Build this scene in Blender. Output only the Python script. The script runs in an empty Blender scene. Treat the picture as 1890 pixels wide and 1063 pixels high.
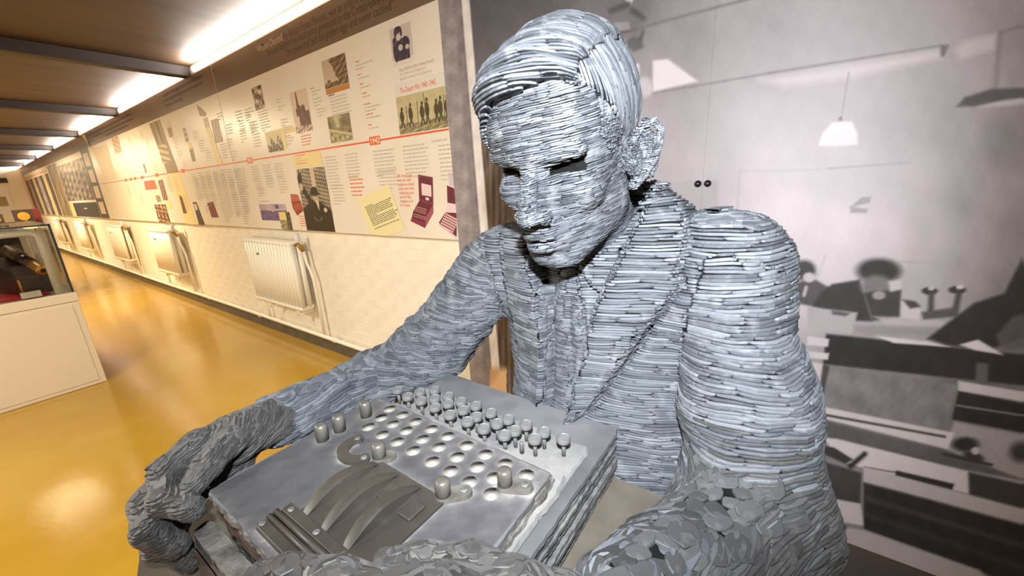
import bpy, bmesh, math, random
import numpy as np
from mathutils import Vector, Matrix

# ------------------------------------------------------------------ camera, world, light, exposure
sc = bpy.context.scene
COL = sc.collection
H = 1.30                       # camera height above the floor; all builder coordinates below use z relative to the camera
F, CU, CV = 724.0, 945.0, 531.5
_v1 = np.array([-102 - CU, 385 - CV, F]); _v1 /= np.linalg.norm(_v1)
_dn = np.array([1080 - CU, 3150 - CV, F]); _dn /= np.linalg.norm(_dn); _dn -= _v1 * (_v1 @ _dn); _dn /= np.linalg.norm(_dn)
AX = np.array([-_v1, np.cross(_dn, _v1) * 1.0, -_dn])
if AX[1][2] < 0: AX[1] *= -1
cam = bpy.data.cameras.new('camera'); cam.sensor_width = 36; cam.lens = F / 1890 * 36; cam.clip_start = .01
camo = bpy.data.objects.new('camera', cam); COL.objects.link(camo)
camo.matrix_world = Matrix([[*(AX[i][0], -AX[i][1], -AX[i][2]), (0, 0, H)[i]] for i in range(3)] + [[0, 0, 0, 1]])
sc.camera = camo

def at(u, v, x=None, y=None, z=None):
    """point of the room seen at a pixel, at a known distance (one coordinate given)"""
    r = AX @ np.array([u - CU, v - CV, F])
    k = x / r[0] if x is not None else (y / r[1] if y is not None else z / r[2])
    return r * k

w = bpy.data.worlds.new('world'); sc.world = w; w.use_nodes = True
w.node_tree.nodes['Background'].inputs[0].default_value = (1.0, .72, .42, 1)
w.node_tree.nodes['Background'].inputs[1].default_value = 0.02

def light(name, kind, loc, energy, color, size=.1, size_y=None, aim=None, spot=None, blend=.6, spread=None):
    l = bpy.data.lights.new(name, kind); l.energy = energy; l.color = color
    if kind == 'AREA':
        l.size = size
        if size_y: l.shape = 'RECTANGLE'; l.size_y = size_y
        if spread: l.spread = spread
    else: l.shadow_soft_size = size
    if kind == 'SPOT': l.spot_size = spot; l.spot_blend = blend
    o = bpy.data.objects.new(name, l); COL.objects.link(o); o.location = (loc[0], loc[1], loc[2] + H)
    if aim is not None:
        o.rotation_euler = (Vector(aim) - Vector(loc)).to_track_quat('-Z', 'Y').to_euler()
    return o
# the photographer's flash on top of the camera, throwing along the view
light('flash', 'SPOT', (.012, -.02, .155), 105, (.90, .95, 1.0), .012, aim=(-.53, .76, -.055), spot=math.radians(118), blend=.6)
WARM = (1.0, .81, .53)
for x, y, e in ((-7.0, .05, 125), (-11.5, .05, 125), (-15.5, .05, 115), (-2.3, -1.0, 95), (.6, -1.6, 26)):
    light('ceiling_lamp', 'AREA', (x, y, 1.02), e, WARM if x < -4 else (1.0, .92, .80), .5, .5, aim=(x, y, -1))
# strip lamps hidden on top of the display boards, washing the ceiling between the beams
for i in range(7):
    xc = -1.99 - 2.63 * i - 1.31
    light('strip_lamp', 'AREA', (xc, 1.535, 1.036), 34, (1.0, .96, .92), 2.35, .02, aim=(xc, 1.49, 1.13))
sc.view_settings.view_transform = 'Standard'; sc.view_settings.look = 'None'
sc.view_settings.exposure = 0.0; sc.view_settings.gamma = 1; sc.view_settings.use_curve_mapping = False
# ------------------------------------------------------------------ helpers
rnd = random.Random(7)
rng = np.random.default_rng(5)

def lin(*c):
    if len(c) == 1: c = (c[0],) * 3
    return tuple((x / 255 / 12.92 if x / 255 <= .04045 else ((x / 255 + .055) / 1.055) ** 2.4) for x in c)

MATS = {}
def mat(name, col, rough=.6, metal=0, var=None, bump=None, coat=0, spec=None, attr=None, alpha=None, trans=0, emit=None, scale_vec=None):
    """principled material; var=(scale, colour2, detail[, sharp]) mixes a second colour by noise, attr multiplies a float attribute ramp"""
    if name in MATS: return MATS[name]
    m = bpy.data.materials.new(name); m.use_nodes = True; nt = m.node_tree; N = nt.nodes; L = nt.links
    b = N['Principled BSDF']
    b.inputs['Base Color'].default_value = (*col, 1); b.inputs['Roughness'].default_value = rough; b.inputs['Metallic'].default_value = metal
    if spec is not None: b.inputs['Specular IOR Level'].default_value = spec
    if coat: b.inputs['Coat Weight'].default_value = coat; b.inputs['Coat Roughness'].default_value = .15
    if trans: b.inputs['Transmission Weight'].default_value = trans
    if emit: b.inputs['Emission Color'].default_value = (*emit[0], 1); b.inputs['Emission Strength'].default_value = emit[1]
    cur = None
    tc = N.new('ShaderNodeTexCoord'); vec = tc.outputs['Object']
    if scale_vec:
        mp = N.new('ShaderNodeMapping'); mp.inputs['Scale'].default_value = scale_vec; L.new(vec, mp.inputs[0]); vec = mp.outputs[0]
    if attr == 'Col':
        a = N.new('ShaderNodeAttribute'); a.attribute_name = 'Col'; cur = a.outputs['Color']
    elif attr:
        a = N.new('ShaderNodeAttribute'); a.attribute_name = attr[0]
        r = N.new('ShaderNodeValToRGB'); L.new(a.outputs['Fac'], r.inputs[0])
        els = r.color_ramp.elements; n = len(attr[1])
        while len(els) < n: els.new(.5)
        for i, (p, c) in enumerate(attr[1]): els[i].position = p; els[i].color = (*c, 1)
        cur = r.outputs[0]
    if var:
        for vv in (var if isinstance(var, list) else [var]):
            nz = N.new('ShaderNodeTexNoise'); nz.inputs['Scale'].default_value = vv[0]; nz.inputs['Detail'].default_value = vv[2]; L.new(vec, nz.inputs['Vector'])
            rp = N.new('ShaderNodeValToRGB'); L.new(nz.outputs[0], rp.inputs[0])
            lo, hi = vv[3] if len(vv) > 3 else (.4, .65)
            rp.color_ramp.elements[0].position = lo; rp.color_ramp.elements[1].position = hi
            rp.color_ramp.elements[1].color = (vv[4] if len(vv) > 4 else 1,) * 3 + (1,)
            mx = N.new('ShaderNodeMix'); mx.data_type = 'RGBA'; L.new(rp.outputs[0], mx.inputs[0])
            if cur is None: mx.inputs[6].default_value = (*col, 1)
            else: L.new(cur, mx.inputs[6])
            mx.inputs[7].default_value = (*vv[1], 1); cur = mx.outputs[2]
    if cur is not None: L.new(cur, b.inputs['Base Color'])
    if bump:
        nz = N.new('ShaderNodeTexNoise'); nz.inputs['Scale'].default_value = bump[0]; nz.inputs['Detail'].default_value = 4; L.new(vec, nz.inputs['Vector'])
        bp = N.new('ShaderNodeBump'); bp.inputs['Strength'].default_value = bump[1]; bp.inputs['Distance'].default_value = bump[2] if len(bump) > 2 else .002
        L.new(nz.outputs[0], bp.inputs['Height']); L.new(bp.outputs[0], b.inputs['Normal'])
    MATS[name] = m
    return m

def wloc(o):
    l = Vector((0, 0, 0))
    while o is not None: l += o.location; o = o.parent
    return l

def thing(name, label, cat, base, group=None, kind=None):
    o = bpy.data.objects.new(name, None); COL.objects.link(o); o.location = (base[0], base[1], base[2] + H)
    o.empty_display_size = .05
    if label: o['label'] = label
    if cat: o['category'] = cat
    if group: o['group'] = group
    if kind: o['kind'] = kind
    return o

def tag(o, label=None, cat=None, group=None, kind=None):
    if label: o['label'] = label
    if cat: o['category'] = cat
    if group: o['group'] = group
    if kind: o['kind'] = kind
    return o

def mesh_from(name, V, Fc):
    me = bpy.data.meshes.new(name)
    V = np.asarray(V, np.float32).reshape(-1, 3)
    if isinstance(Fc, np.ndarray):
        n, k = Fc.shape
        me.vertices.add(len(V)); me.vertices.foreach_set('co', V.ravel())
        me.loops.add(n * k); me.loops.foreach_set('vertex_index', Fc.ravel().astype(np.int32))
        me.polygons.add(n); me.polygons.foreach_set('loop_start', np.arange(0, n * k, k, dtype=np.int32))
        me.update(calc_edges=True)
    else:
        me.from_pydata(V.tolist(), [], [list(f) for f in Fc]); me.update()
    return me

def obj(name, V, Fc, material, parent=None, smooth=False, origin=None, kind=None, label=None):
    """one mesh object; V in camera-height coordinates"""
    V = np.asarray(V, float).reshape(-1, 3) + (0, 0, H)
    pl = np.array(wloc(parent)) if parent is not None else np.zeros(3)
    if origin is None: origin = V.mean(0) if parent is None and len(V) else pl
    else: origin = np.asarray(origin, float) + (0, 0, H)
    me = mesh_from(name, V - origin, Fc)
    me.materials.append(material)
    me.polygons.foreach_set('use_smooth', [bool(smooth)] * len(me.polygons))
    o = bpy.data.objects.new(name, me); COL.objects.link(o)
    o.parent = parent; o.location = origin - pl
    if kind: o['kind'] = kind
    if label: o['label'] = label
    return o

def copy_tree(o, parent=None, off=None):
    c = o.copy(); COL.objects.link(c); c.parent = parent
    if off is not None: c.location = Vector(o.location) + Vector(off)
    for ch in list(o.children): copy_tree(ch, c)
    return c

class MB:
    """collects shapes into one mesh"""
    def __init__(s): s.V = []; s.F = []
    def add(s, V, Fc):
        n = len(s.V); s.V += [tuple(v) for v in V]; s.F += [tuple(i + n for i in f) for f in Fc]; return s
    def box(s, lo, hi, bev=0):
        x0, y0, z0 = lo; x1, y1, z1 = hi
        if not bev:
            V = [(x, y, z) for x in (x0, x1) for y in (y0, y1) for z in (z0, z1)]
            return s.add(V, [(0, 1, 3, 2), (4, 6, 7, 5), (0, 4, 5, 1), (2, 3, 7, 6), (0, 2, 6, 4), (1, 5, 7, 3)])
        bm = bmesh.new(); bmesh.ops.create_cube(bm, size=1)
        for v in bm.verts: v.co = Vector((x0 + (v.co.x + .5) * (x1 - x0), y0 + (v.co.y + .5) * (y1 - y0), z0 + (v.co.z + .5) * (z1 - z0)))
        bmesh.ops.bevel(bm, geom=bm.edges[:], offset=bev, segments=2, affect='EDGES', profile=.5)
        bm.verts.ensure_lookup_table(); bm.verts.index_update()
        s.add([v.co[:] for v in bm.verts], [[v.index for v in f.verts] for f in bm.faces]); bm.free(); return s
    def prism(s, poly, z0, z1, top=None):
        n = len(poly); t = top if top is not None else poly
        V = [(p[0], p[1], z0) for p in poly] + [(p[0], p[1], z1) for p in t]
        return s.add(V, [tuple(range(n - 1, -1, -1)), tuple(range(n, 2 * n))] + [(i, (i + 1) % n, n + (i + 1) % n, n + i) for i in range(n)])
    def lathe(s, c, prof, n=20, axis='z'):
        """prof: list of (radius, height)"""
        V = []
        for r, h in prof:
            for i in range(n):
                a = 2 * math.pi * i / n; q = (r * math.cos(a), r * math.sin(a), h)
                if axis == 'x': q = (q[2], q[0], q[1])
                if axis == 'y': q = (q[0], q[2], q[1])
                V.append((c[0] + q[0], c[1] + q[1], c[2] + q[2]))
        m = len(prof)
        Fc = [(k * n + i, k * n + (i + 1) % n, (k + 1) * n + (i + 1) % n, (k + 1) * n + i) for k in range(m - 1) for i in range(n)]
        if axis == 'y': Fc = [f[::-1] for f in Fc]
        Fc += [tuple(range(n - 1, -1, -1)), tuple((m - 1) * n + i for i in range(n))] if axis != 'y' else [tuple(range(n)), tuple((m - 1) * n + i for i in range(n - 1, -1, -1))]
        return s.add(V, Fc)
    def tube(s, pts, r, n=10):
        pts = [Vector(p) for p in pts]; V = []; up = None
        rr = r if hasattr(r, '__len__') else [r] * len(pts)
        for i, p in enumerate(pts):
            d = (pts[min(i + 1, len(pts) - 1)] - pts[max(i - 1, 0)]).normalized()
            if up is None: up = d.orthogonal().normalized()
            a = (up - d * up.dot(d)).normalized(); b = d.cross(a); up = a
            for k in range(n):
                t = 2 * math.pi * k / n; q = p + (a * math.cos(t) + b * math.sin(t)) * rr[i]; V.append(q[:])
        m = len(pts)
        Fc = [(k * n + i, k * n + (i + 1) % n, (k + 1) * n + (i + 1) % n, (k + 1) * n + i) for k in range(m - 1) for i in range(n)]
        Fc += [tuple(range(n - 1, -1, -1)), tuple((m - 1) * n + i for i in range(n))]
        return s.add(V, Fc)
    def build(s, name, material, parent=None, smooth=False, **k): 
        o = obj(name, s.V, s.F, material, parent, smooth, **k)
        return o

def smooth_by_angle(o, ang=40):
    me = o.data
    me.polygons.foreach_set('use_smooth', [True] * len(me.polygons))
    bm = bmesh.new(); bm.from_mesh(me); c = math.radians(ang)
    for e in bm.edges: e.smooth = not (len(e.link_faces) == 2 and e.calc_face_angle(0) > c)
    bm.to_mesh(me); bm.free()
    return o

def pip(poly, x, y):
    """points in polygon, arrays"""
    poly = np.asarray(poly, float); ins = np.zeros(np.shape(x), bool); n = len(poly); j = n - 1
    for i in range(n):
        xi, yi = poly[i]; xj, yj = poly[j]
        c = ((yi > y) != (yj > y)) & (x < (xj - xi) * (y - yi) / (yj - yi + 1e-12) + xi)
        ins ^= c; j = i
    return ins

def sdpoly(poly, x, y):
    """signed distance to a polygon (negative inside)"""
    poly = np.asarray(poly, float); d = np.full(np.shape(x), 1e9); n = len(poly)
    for i in range(n):
        a = poly[i]; b = poly[(i + 1) % n]; e = b - a
        wx = x - a[0]; wy = y - a[1]
        t = np.clip((wx * e[0] + wy * e[1]) / (e @ e + 1e-15), 0, 1)
        d = np.minimum(d, (wx - e[0] * t) ** 2 + (wy - e[1] * t) ** 2)
    return np.where(pip(poly, x, y), -1, 1) * np.sqrt(d)
# ------------------------------------------------------------------ the room
FL, CE = -1.30, 1.118
XL, XR, YB, YW = -19.6, 3.2, -2.9, 1.585
m_wall = mat('wall_paint', lin(246, 238, 220), .55, var=(6, lin(236, 226, 204), 3), bump=(40, .35, .003))
m_brick = mat('painted_brick', lin(246, 238, 220), .55, var=(9, lin(240, 231, 211), 4), bump=(70, .4, .003))
m_floor = mat('vinyl_floor', lin(184, 145, 48), .17, var=[(.9, lin(172, 132, 40), 4), (5, lin(192, 154, 60), 5, (.5, .8), .6)], bump=(38, .10, .004), spec=.6)
m_ceil = mat('ceiling_board', lin(76, 54, 28), .6, var=(1.2, lin(60, 41, 20), 4), scale_vec=(6, .7, 1))
m_beam = mat('dark_beam', lin(50, 36, 27), .6, var=(4, lin(40, 28, 20), 3))
m_white = mat('white_gloss_paint', lin(240, 234, 222), .4)
m_skirt = mat('grey_skirting', lin(96, 88, 70), .5, var=(12, lin(80, 72, 58), 3))
def struct(name, lo, hi, m, bev=0, parent=None):
    o = MB().box(lo, hi, bev).build(name, m, parent, origin=None if parent is None else None); 
    if parent is None: o['kind'] = 'structure'
    return o
floor = struct('floor', (XL, YB, FL - .1), (XR, YW + .1, FL), m_floor)
ceil = struct('ceiling', (XL, YB, CE), (XR, YW + .1, CE + .1), m_ceil)
wall = struct('wall_back', (XL, YW, FL), (XR, YW + .12, CE), m_wall)
struct('wall_left', (XL - .12, YB, FL), (XL, YW, CE), mat('end_wall', lin(238, 226, 204), .6))
struct('wall_right', (XR, YB, FL), (XR + .12, YW, CE), m_wall)
struct('wall_front', (XL, YB - .12, FL), (XR, YB, CE), m_wall)
# ceiling beams run from the white fascia across the room
beam_x = [-4.62 - 2.62 * i for i in range(-2, 6)]
for i, x in enumerate(beam_x):
    struct('beam', (x - .055, YB, 1.03), (x + .055, YW - .02, CE - .001), m_beam, .006, ceil)
edges = [XR] + beam_x + [XL]
for i, (a, b) in enumerate(zip(edges[:-1], edges[1:])):
    o = struct('trim_%d' % (i + 1), (b + .06 if i < len(beam_x) else b + .02, YW - .014, 1.030), (a - .06, YW - .003, CE - .002), m_white, .003)
struct('baseboard_back', (XL, YW - .022, FL), (XR, YW - .002, FL + .085), m_skirt, .004)
# painted brick courses below the display boards: nearest bricks one by one, the far ones as one piece
bw, bh, gap = .217, .067, .008
bm_ = MB().box((0, 0, 0), (bw, .006, bh), .0014)
bmesh_ = mesh_from('brick', np.array(bm_.V), bm_.F); bmesh_.materials.append(m_brick)
far = MB(); nb = 0
for r in range(12):
    z = -1.205 + r * (bh + gap)
    if z + bh > -.20: break
    x = -1.30 - (r % 2) * .11
    while x > -11:
        x -= bw + gap
        dy = rnd.uniform(-.0008, .0008)
        if x > -6.2:
            o = bpy.data.objects.new('brick', bmesh_); COL.objects.link(o); o.parent = wall
            o.location = Vector((x, YW - .0012 + dy * .5, z + H)) - wloc(wall); nb += 1
        else: far.box((x, YW - .0012 + dy * .5, z), (x + bw, YW, z + bh))
far.build('brick_course', m_brick, wall, kind='stuff')
print('bricks', nb)
# heating pipe along the wall
pm = mat('radiator_paint', lin(244, 236, 214), .35)
mp = MB(); mp.tube([(x, YW - .05, -1.165 + .004 * math.sin(x)) for x in np.arange(-19.4, -1.5, .4)], .017, 12)
pipe = mp.build('heating_pipe', pm, None, True); tag(pipe, 'cream heating pipe running along the foot of the brick wall', 'pipe')
for x in np.arange(-18.6, -1.6, 1.31):
    b = MB(); b.lathe((x, YW - .05, -1.165), [(.0185, -.008), (.0225, -.006), (.0225, .006), (.0185, .008)], 14, 'x'); b.box((x - .006, YW - .05, -1.170), (x + .006, YW - .008, -1.160))
    b.build('pipe_clip', pm, pipe)
# dark plinth the statue stands on
pl = MB(); pl.box((-.98, -.25, FL + .001), (1.7, 1.5348, -1.288), .004)
o = pl.build('plinth', mat('plinth_paint', lin(74, 66, 62), .45), None); tag(o, 'low dark brown plinth under the statue and table', 'plinth')
# ------------------------------------------------------------------ display boards with flat printing
YP = 1.545
m_print = mat('print', (1, 1, 1), .42, attr='Col', spec=.35)
m_board = mat('board_face', lin(236, 226, 208), .33, var=(2, lin(230, 219, 200), 2), spec=.45)
m_band = mat('board_band', lin(120, 100, 78), .38, var=(1.5, lin(112, 92, 70), 2))
def flat(name, c): return mat('ink_' + name, c, .45)
INK, RED, YEL, ORA, BRN = flat('grey', lin(196, 185, 168)), flat('red', lin(232, 116, 84)), flat('yellow', lin(238, 216, 150)), flat('orange', lin(232, 88, 30)), flat('brown', lin(62, 52, 44))
def wp(u, v): p = at(u, v, y=YP); return p[0], p[2]
BX = [-1.452, -4.05, -6.65, -9.30, -13.9, -18.55]
BL = ['near timeline board with a desert war picture and year 1942', 'second timeline board left of the year 1942 board', 'third timeline board with a tall brown picture strip',
      'dark board with film strip print and grey crowd picture', 'farthest display board with dark vertical stripes and orange edge']
BOARDS = []
for i in range(5):
    a, b = BX[i + 1] + .004, BX[i] - .004
    r = thing('display_board', BL[i], 'board', ((a + b) / 2, YP + .02, -.30), 'display boards along the wall')
    MB().box((a, YP, -.300), (b, YP + .038, 1.028), .002).build('panel', m_board, r)
    MB().box((a, YP - .0008, .818), (b, YP, 1.028)).build('header_band', m_band, r)
    BOARDS.append(r)
def board_of(x):
    for i in range(5):
        if BX[i + 1] <= x <= BX[i]: return BOARDS[i]
    return BOARDS[0] if x > BX[0] else BOARDS[-1]
_lay = [0]
def lift(): _lay[0] += 1; return YP - .0010 - (_lay[0] % 40) * .00002
def quad(name, pts, m, parent=None, y=None):
    """flat printed patch from wall points (x,z)"""
    y = y or lift(); cx = sum(p[0] for p in pts) / len(pts)
    return obj(name, [(p[0], y, p[1]) for p in pts], [tuple(range(len(pts)))], m, parent or board_of(cx))
def pq(name, px, m): return quad(name, [wp(*p) for p in px], m)
def rectw(name, x0, x1, z0, z1, m): return quad(name, [(x0, z0), (x1, z0), (x1, z1), (x0, z1)], m)
def picture(name, x0, x1, z0, z1, fn, n=60, parent=None, y=None, mtl=None):
    """printed picture: a fine grid coloured by fn(s,t), s right, t up, returns rgb or grey 0..255"""
    asp = (z1 - z0) / (x1 - x0); nx = max(8, int(n / max(1, asp) ** .5)); nz = max(8, int(nx * asp))
    s, t = np.meshgrid(np.linspace(0, 1, nx), np.linspace(0, 1, nz))
    c = fn(s, t); c = np.stack([c] * 3, -1) if c.ndim == 2 else c
    y = y or lift(); V = np.stack([x0 + s * (x1 - x0), np.full(s.shape, y), z0 + t * (z1 - z0)], -1).reshape(-1, 3)
    I = np.arange(nx * nz).reshape(nz, nx); Q = np.stack([I[:-1, :-1], I[:-1, 1:], I[1:, 1:], I[1:, :-1]], -1).reshape(-1, 4)
    o = obj(name, V, Q, mtl or m_print, parent or board_of((x0 + x1) / 2))
    setcol(o, c.reshape(-1, 3)); return o
def setcol(o, c):
    c = np.clip(c / 255, 0, 1); c = np.where(c <= .04045, c / 12.92, ((c + .055) / 1.055) ** 2.4)
    a = o.data.attributes.new('Col', 'FLOAT_COLOR', 'POINT'); a.data.foreach_set('color', np.c_[c, np.ones(len(c))].astype(np.float32).ravel())
def fbm(s, t, f, seed=0):
    r = np.random.default_rng(seed); o = np.zeros(np.shape(s)); a = 1; tot = 0
    for k in range(4):
        for _ in range(3):
            d = r.uniform(0, 6.28); o = o + a * np.sin((s * math.cos(d) + t * math.sin(d)) * f * r.uniform(.7, 1.3) + r.uniform(0, 6.28)); tot += a
        f *= 2; a *= .6
    return o / tot * 2
def tint(g, a, b): g = np.clip(g, 0, 1)[..., None]; return np.asarray(a, float) * (1 - g) + np.asarray(b, float) * g
def blob(s, t, cx, cy, rx, ry): return np.clip(1.5 - np.hypot((s - cx) / rx, (t - cy) / ry) * 1.0, 0, 1) > .5
SEP = ((84, 58, 36), (228, 208, 178)); OLV = ((74, 64, 40), (226, 210, 160)); BW = ((48, 40, 36), (214, 200, 180)); MAG = ((98, 30, 44), (226, 176, 172))
def text_block(x, z, wdt, n, lh=.020, m=INK, fill=.9, name='text_column', hgt=.34):
    """n lines of small print too fine to read, as word-length dashes"""
    mb = MB(); y = lift()
    for k in range(n):
        q = x; end = x + wdt * (rnd.uniform(.82, 1.0) if k < n - 1 else rnd.uniform(.35, .8)) * fill / .9
        while q < end:
            l = min(rnd.uniform(.010, .034), end - q)
            if l > .004: mb.add([(q, y, z - k * lh - lh * hgt), (q + l, y, z - k * lh - lh * hgt), (q + l, y, z - k * lh), (q, y, z - k * lh)], [(0, 1, 2, 3)])
            q += l + .006
    return mb.build(name, m, board_of(x + wdt / 2), kind='stuff')
def tb(u, v, wdt, n, **k): x, z = wp(u, v); return text_block(x, z, wdt, n, **k)
def words(txt, x, z, size, m, align='LEFT', name='lettering', parent=None, y=None, bold=0, sx=1, rot=0):
    c = bpy.data.curves.new(name, 'FONT'); c.body = txt; c.size = size; c.align_x = align; c.offset = bold; c.materials.append(m); c.space_line = 1.0; c.resolution_u = 3
    tmp = bpy.data.objects.new(name, c); me = bpy.data.meshes.new_from_object(tmp); bpy.data.objects.remove(tmp)
    o = bpy.data.objects.new(name, me); COL.objects.link(o); p = parent or board_of(x); o.parent = p
    o.rotation_euler = (math.pi / 2, -rot, 0); o.scale = (sx, 1, 1)
    o.location = Vector((x, y or lift(), z + H)) - wloc(p)
    return o
# quotation on the header band (centred)
dk = flat('quote', lin(66, 52, 40)); pale = flat('quote_pale', lin(196, 176, 146))
words('Winston Churchill,', -3.235, .952, .062, pale, sx=.80)
words('the British Prime Minister, was an ardent supporter', -2.86, .952, .062, dk, sx=.80)
words('absolute belief in the intelligence generated by the Codebreakers referring to', -3.10, .905, .062, dk, sx=.78)
words('"the geese that laid the golden eggs and never cackled".', -2.86, .856, .062, dk, sx=.80)
for (u, v, wd) in ((300, 175, 1.2), (190, 235, 1.6), (160, 250, 1.2)):
    x, z = wp(u, v); text_block(x, z, wd, 3, .048, dk, hgt=.5, name='text_line')
# timeline
for x0, x1 in ((-4.046, -1.456), (-6.646, -4.054), (-9.28, -6.654)): rectw('timeline', x0, x1, .253, .262, ORA)
for txt, u, v in (('1942', 692, 260), ('1941', 461, 296)):
    x, z = wp(u, v); rectw('year_marker', x - .050, x + .050, .236, .282, ORA)
    words(txt, x, .2435, .046, flat('cream', lin(245, 230, 205)), 'CENTER', 'year', bold=.0008)
for u, v in ((338, 316), (290, 324), (263, 329), (250, 331), (242, 332), (233, 333)):
    x, z = wp(u, v); rectw('year_marker', x - .05, x + .05, .24, .278, ORA)
# ---- near board: right-hand column
def march(s, t):
    g = .80 + .10 * fbm(s, t, 8, 3) * 0 + .05 * fbm(s, t, 30, 4); ground = t < .26 + .03 * np.sin(s * 9)
    g = np.where(ground, .50 + .28 * fbm(s, t, 60, 5), g)
    for cx, h in ((.09, .52), (.28, .60), (.52, .58), (.62, .66), (.80, .56), (.88, .62), (1.0, .6)):
        b = blob(s, t, cx, .25 + h * .42, .045, h * .30) | blob(s, t, cx + .01, .25 + h * .80, .024, .055)
        for sg in (-1, 1): b |= (np.abs(s - cx - sg * (.25 + h * .2 - t) * .20) < .014) & (t > .16) & (t < .25 + h * .3)
        g = np.where(b, .06, g)
    for cx, sl, top in ((.43, .02, .80), (.60, -.06, .95), (.95, .02, .8), (.20, .02, .72)): g = np.where((np.abs(s - cx - (t - .5) * sl) < .007) & (t > .2) & (t < top), .12, g)
    return tint(g, *OLV)
x0, _ = wp(733, 200); picture('photograph', x0, -1.456, .268, .455, march, 150)
rectw('caption_box', x0, -1.456, .455, .520, flat('pale', lin(226, 218, 204)))
words('The Desert War 1940 -1943', -1.785, .470, .037, RED, sx=.62, name='heading', bold=.0006)
def officer(s, t):
    g = .82 + 0 * s; g = np.where(t < .16, .95, g)
    b = blob(s, t, .40, .84, .20, .17) | blob(s, t, .5, .42, .34, .26) | blob(s, t, .7, .52, .20, .18) | blob(s, t, .2, .40, .12, .3) | ((t < .42) & (t > .12) & (s > .18) & (s < .86)) | blob(s, t, .2, .66, .1, .09)
    g = np.where(b, .08 + .10 * (fbm(s, t, 22, 8) > .25), g); g = np.where(blob(s, t, .40, .73, .11, .09), .85, g); g = np.where(blob(s, t, .45, .45, .11, .08) | blob(s, t, .76, .42, .09, .06), .80, g); g = np.where(blob(s, t, .48, .83, .03, .02), .8, g)
    return tint(g, (58, 44, 58), (236, 222, 206))
picture('photograph', -1.815, -1.655, .600, .775, officer, 80)
words('August 1942 North Africa. Winston Churchill', -1.775, .572, .021, INK, sx=.66, name='caption', bold=.0003)
words('visits El Alamein and Montgomery is', -1.775, .551, .021, INK, sx=.66, name='caption')
words('appointed commander of the Eighth Army.', -1.775, .530, .021, INK, sx=.66, name='caption')
for k, (u, v) in enumerate(((656, 114), (660, 138), (664, 155), (668, 172), (672, 192), (676, 211), (680, 230))):
    tb(u, v, .085, 1, m=RED, lh=.017); x, z = wp(u, v); text_block(x, z - .019, .165, 2 if k in (0, 4) else 1, .018)
# ship photo, skyline, river etc.
def ship(s, t):
    g = .86 - .1 * t + 0 * s; b = (s + t * .25 > .62 + .10 * fbm(s, t, 14, 2)) & (t > .18); b |= (t < .34 + .08 * fbm(s, t, 25, 6)) & (t > .18)
    g = np.where(b, .16 + .34 * (fbm(s, t, 36, 9) > .12), g); c = tint(g, *SEP); c[t < .16] = (196, 132, 72); return c
def sky(s, t):
    g = .88 + 0 * s; b = (np.abs(s - .36) < .035 + (.95 - t) * .10) & (t > .50) & (t < .97); b |= (s > .20) & (s < .76) & (t > .40) & (t < .62 + .1 * fbm(s, t, 20, 2)); b |= (s > .34) & (s < .97) & (t > .15) & (t < .50)
    g = np.where(b, .10 + .12 * (fbm(s, t, 26, 3) > .3), g); g = np.where((t < .15) & (fbm(s, t, 60, 5) > .1), .1, g); return tint(g, (92, 58, 48), (236, 214, 186))
def river(s, t):
    g = .45 + .25 * fbm(s, t, 9, 1); g = np.where(t > .55, .35 + .5 * np.exp(-((s - .42) / .14) ** 2) + .15 * fbm(s, t, 10, 7), g); g = np.where(np.abs(t - .36 + .3 * (s - .5)) < .05, .82, g); g = np.where(t < .32 - .3 * (s - .4), .62 + .35 * fbm(s, t, 30, 4), g); return tint(g, *OLV)
def mech(s, t):
    g = .3 + .7 * (fbm(s, t, 40, 6) > .1); return tint(g, *SEP)
def crowd(seed, pal=BW, f=34):
    return lambda s, t: tint(.42 + .75 * fbm(s, t, f, seed), *pal)
def wall_pic(name, pa, pb, fn, n=60):
    """pa,pb: opposite corners in pixels (upper left, lower right)"""
    (xa, za), (xb, zb) = wp(*pa), wp(*pb); return picture(name, min(xa, xb), max(xa, xb), min(za, zb), max(za, zb), fn, n)
wall_pic('photograph', (593, 114), (646, 163), ship, 90)
wall_pic('photograph', (534, 172), (578, 240), sky, 90)
wall_pic('photograph', (604, 217), (652, 258), river, 80)
wall_pic('photograph', (464, 163), (490, 199), crowd(12, SEP, 14), 60)
pq('highlight', [(488, 245), (541, 231), (545, 243), (527, 246), (530, 274), (497, 279)], YEL)
wall_pic('photograph', (490, 247), (525, 277), lambda s, t: tint(np.where((t < .45 + .3 * fbm(s, t, 18, 3)), .08 + .5 * (fbm(s, t, 30, 9) > .35), .92), *OLV), 70)
for u, v, wd, n, m in ((573, 163, .10, 1, RED), (575, 169, .12, 2, INK), (578, 183, .11, 3, INK), (584, 202, .11, 3, INK), (607, 176, .14, 1, BRN), (609, 181, .20, 7, INK), (509, 184, .10, 2, INK), (513, 197, .12, 2, INK), (518, 221, .10, 3, INK),
                       (476, 207, .17, 8, INK), (450, 203, .10, 5, INK), (459, 226, .10, 5, INK), (440, 224, .10, 6, INK), (527, 251, .09, 1, RED), (528, 255, .11, 3, INK), (553, 246, .08, 1, INK), (555, 251, .14, 4, RED), (523, 235, .12, 3, INK)):
    tb(u, v, wd, n, m=m, lh=.019)
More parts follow.
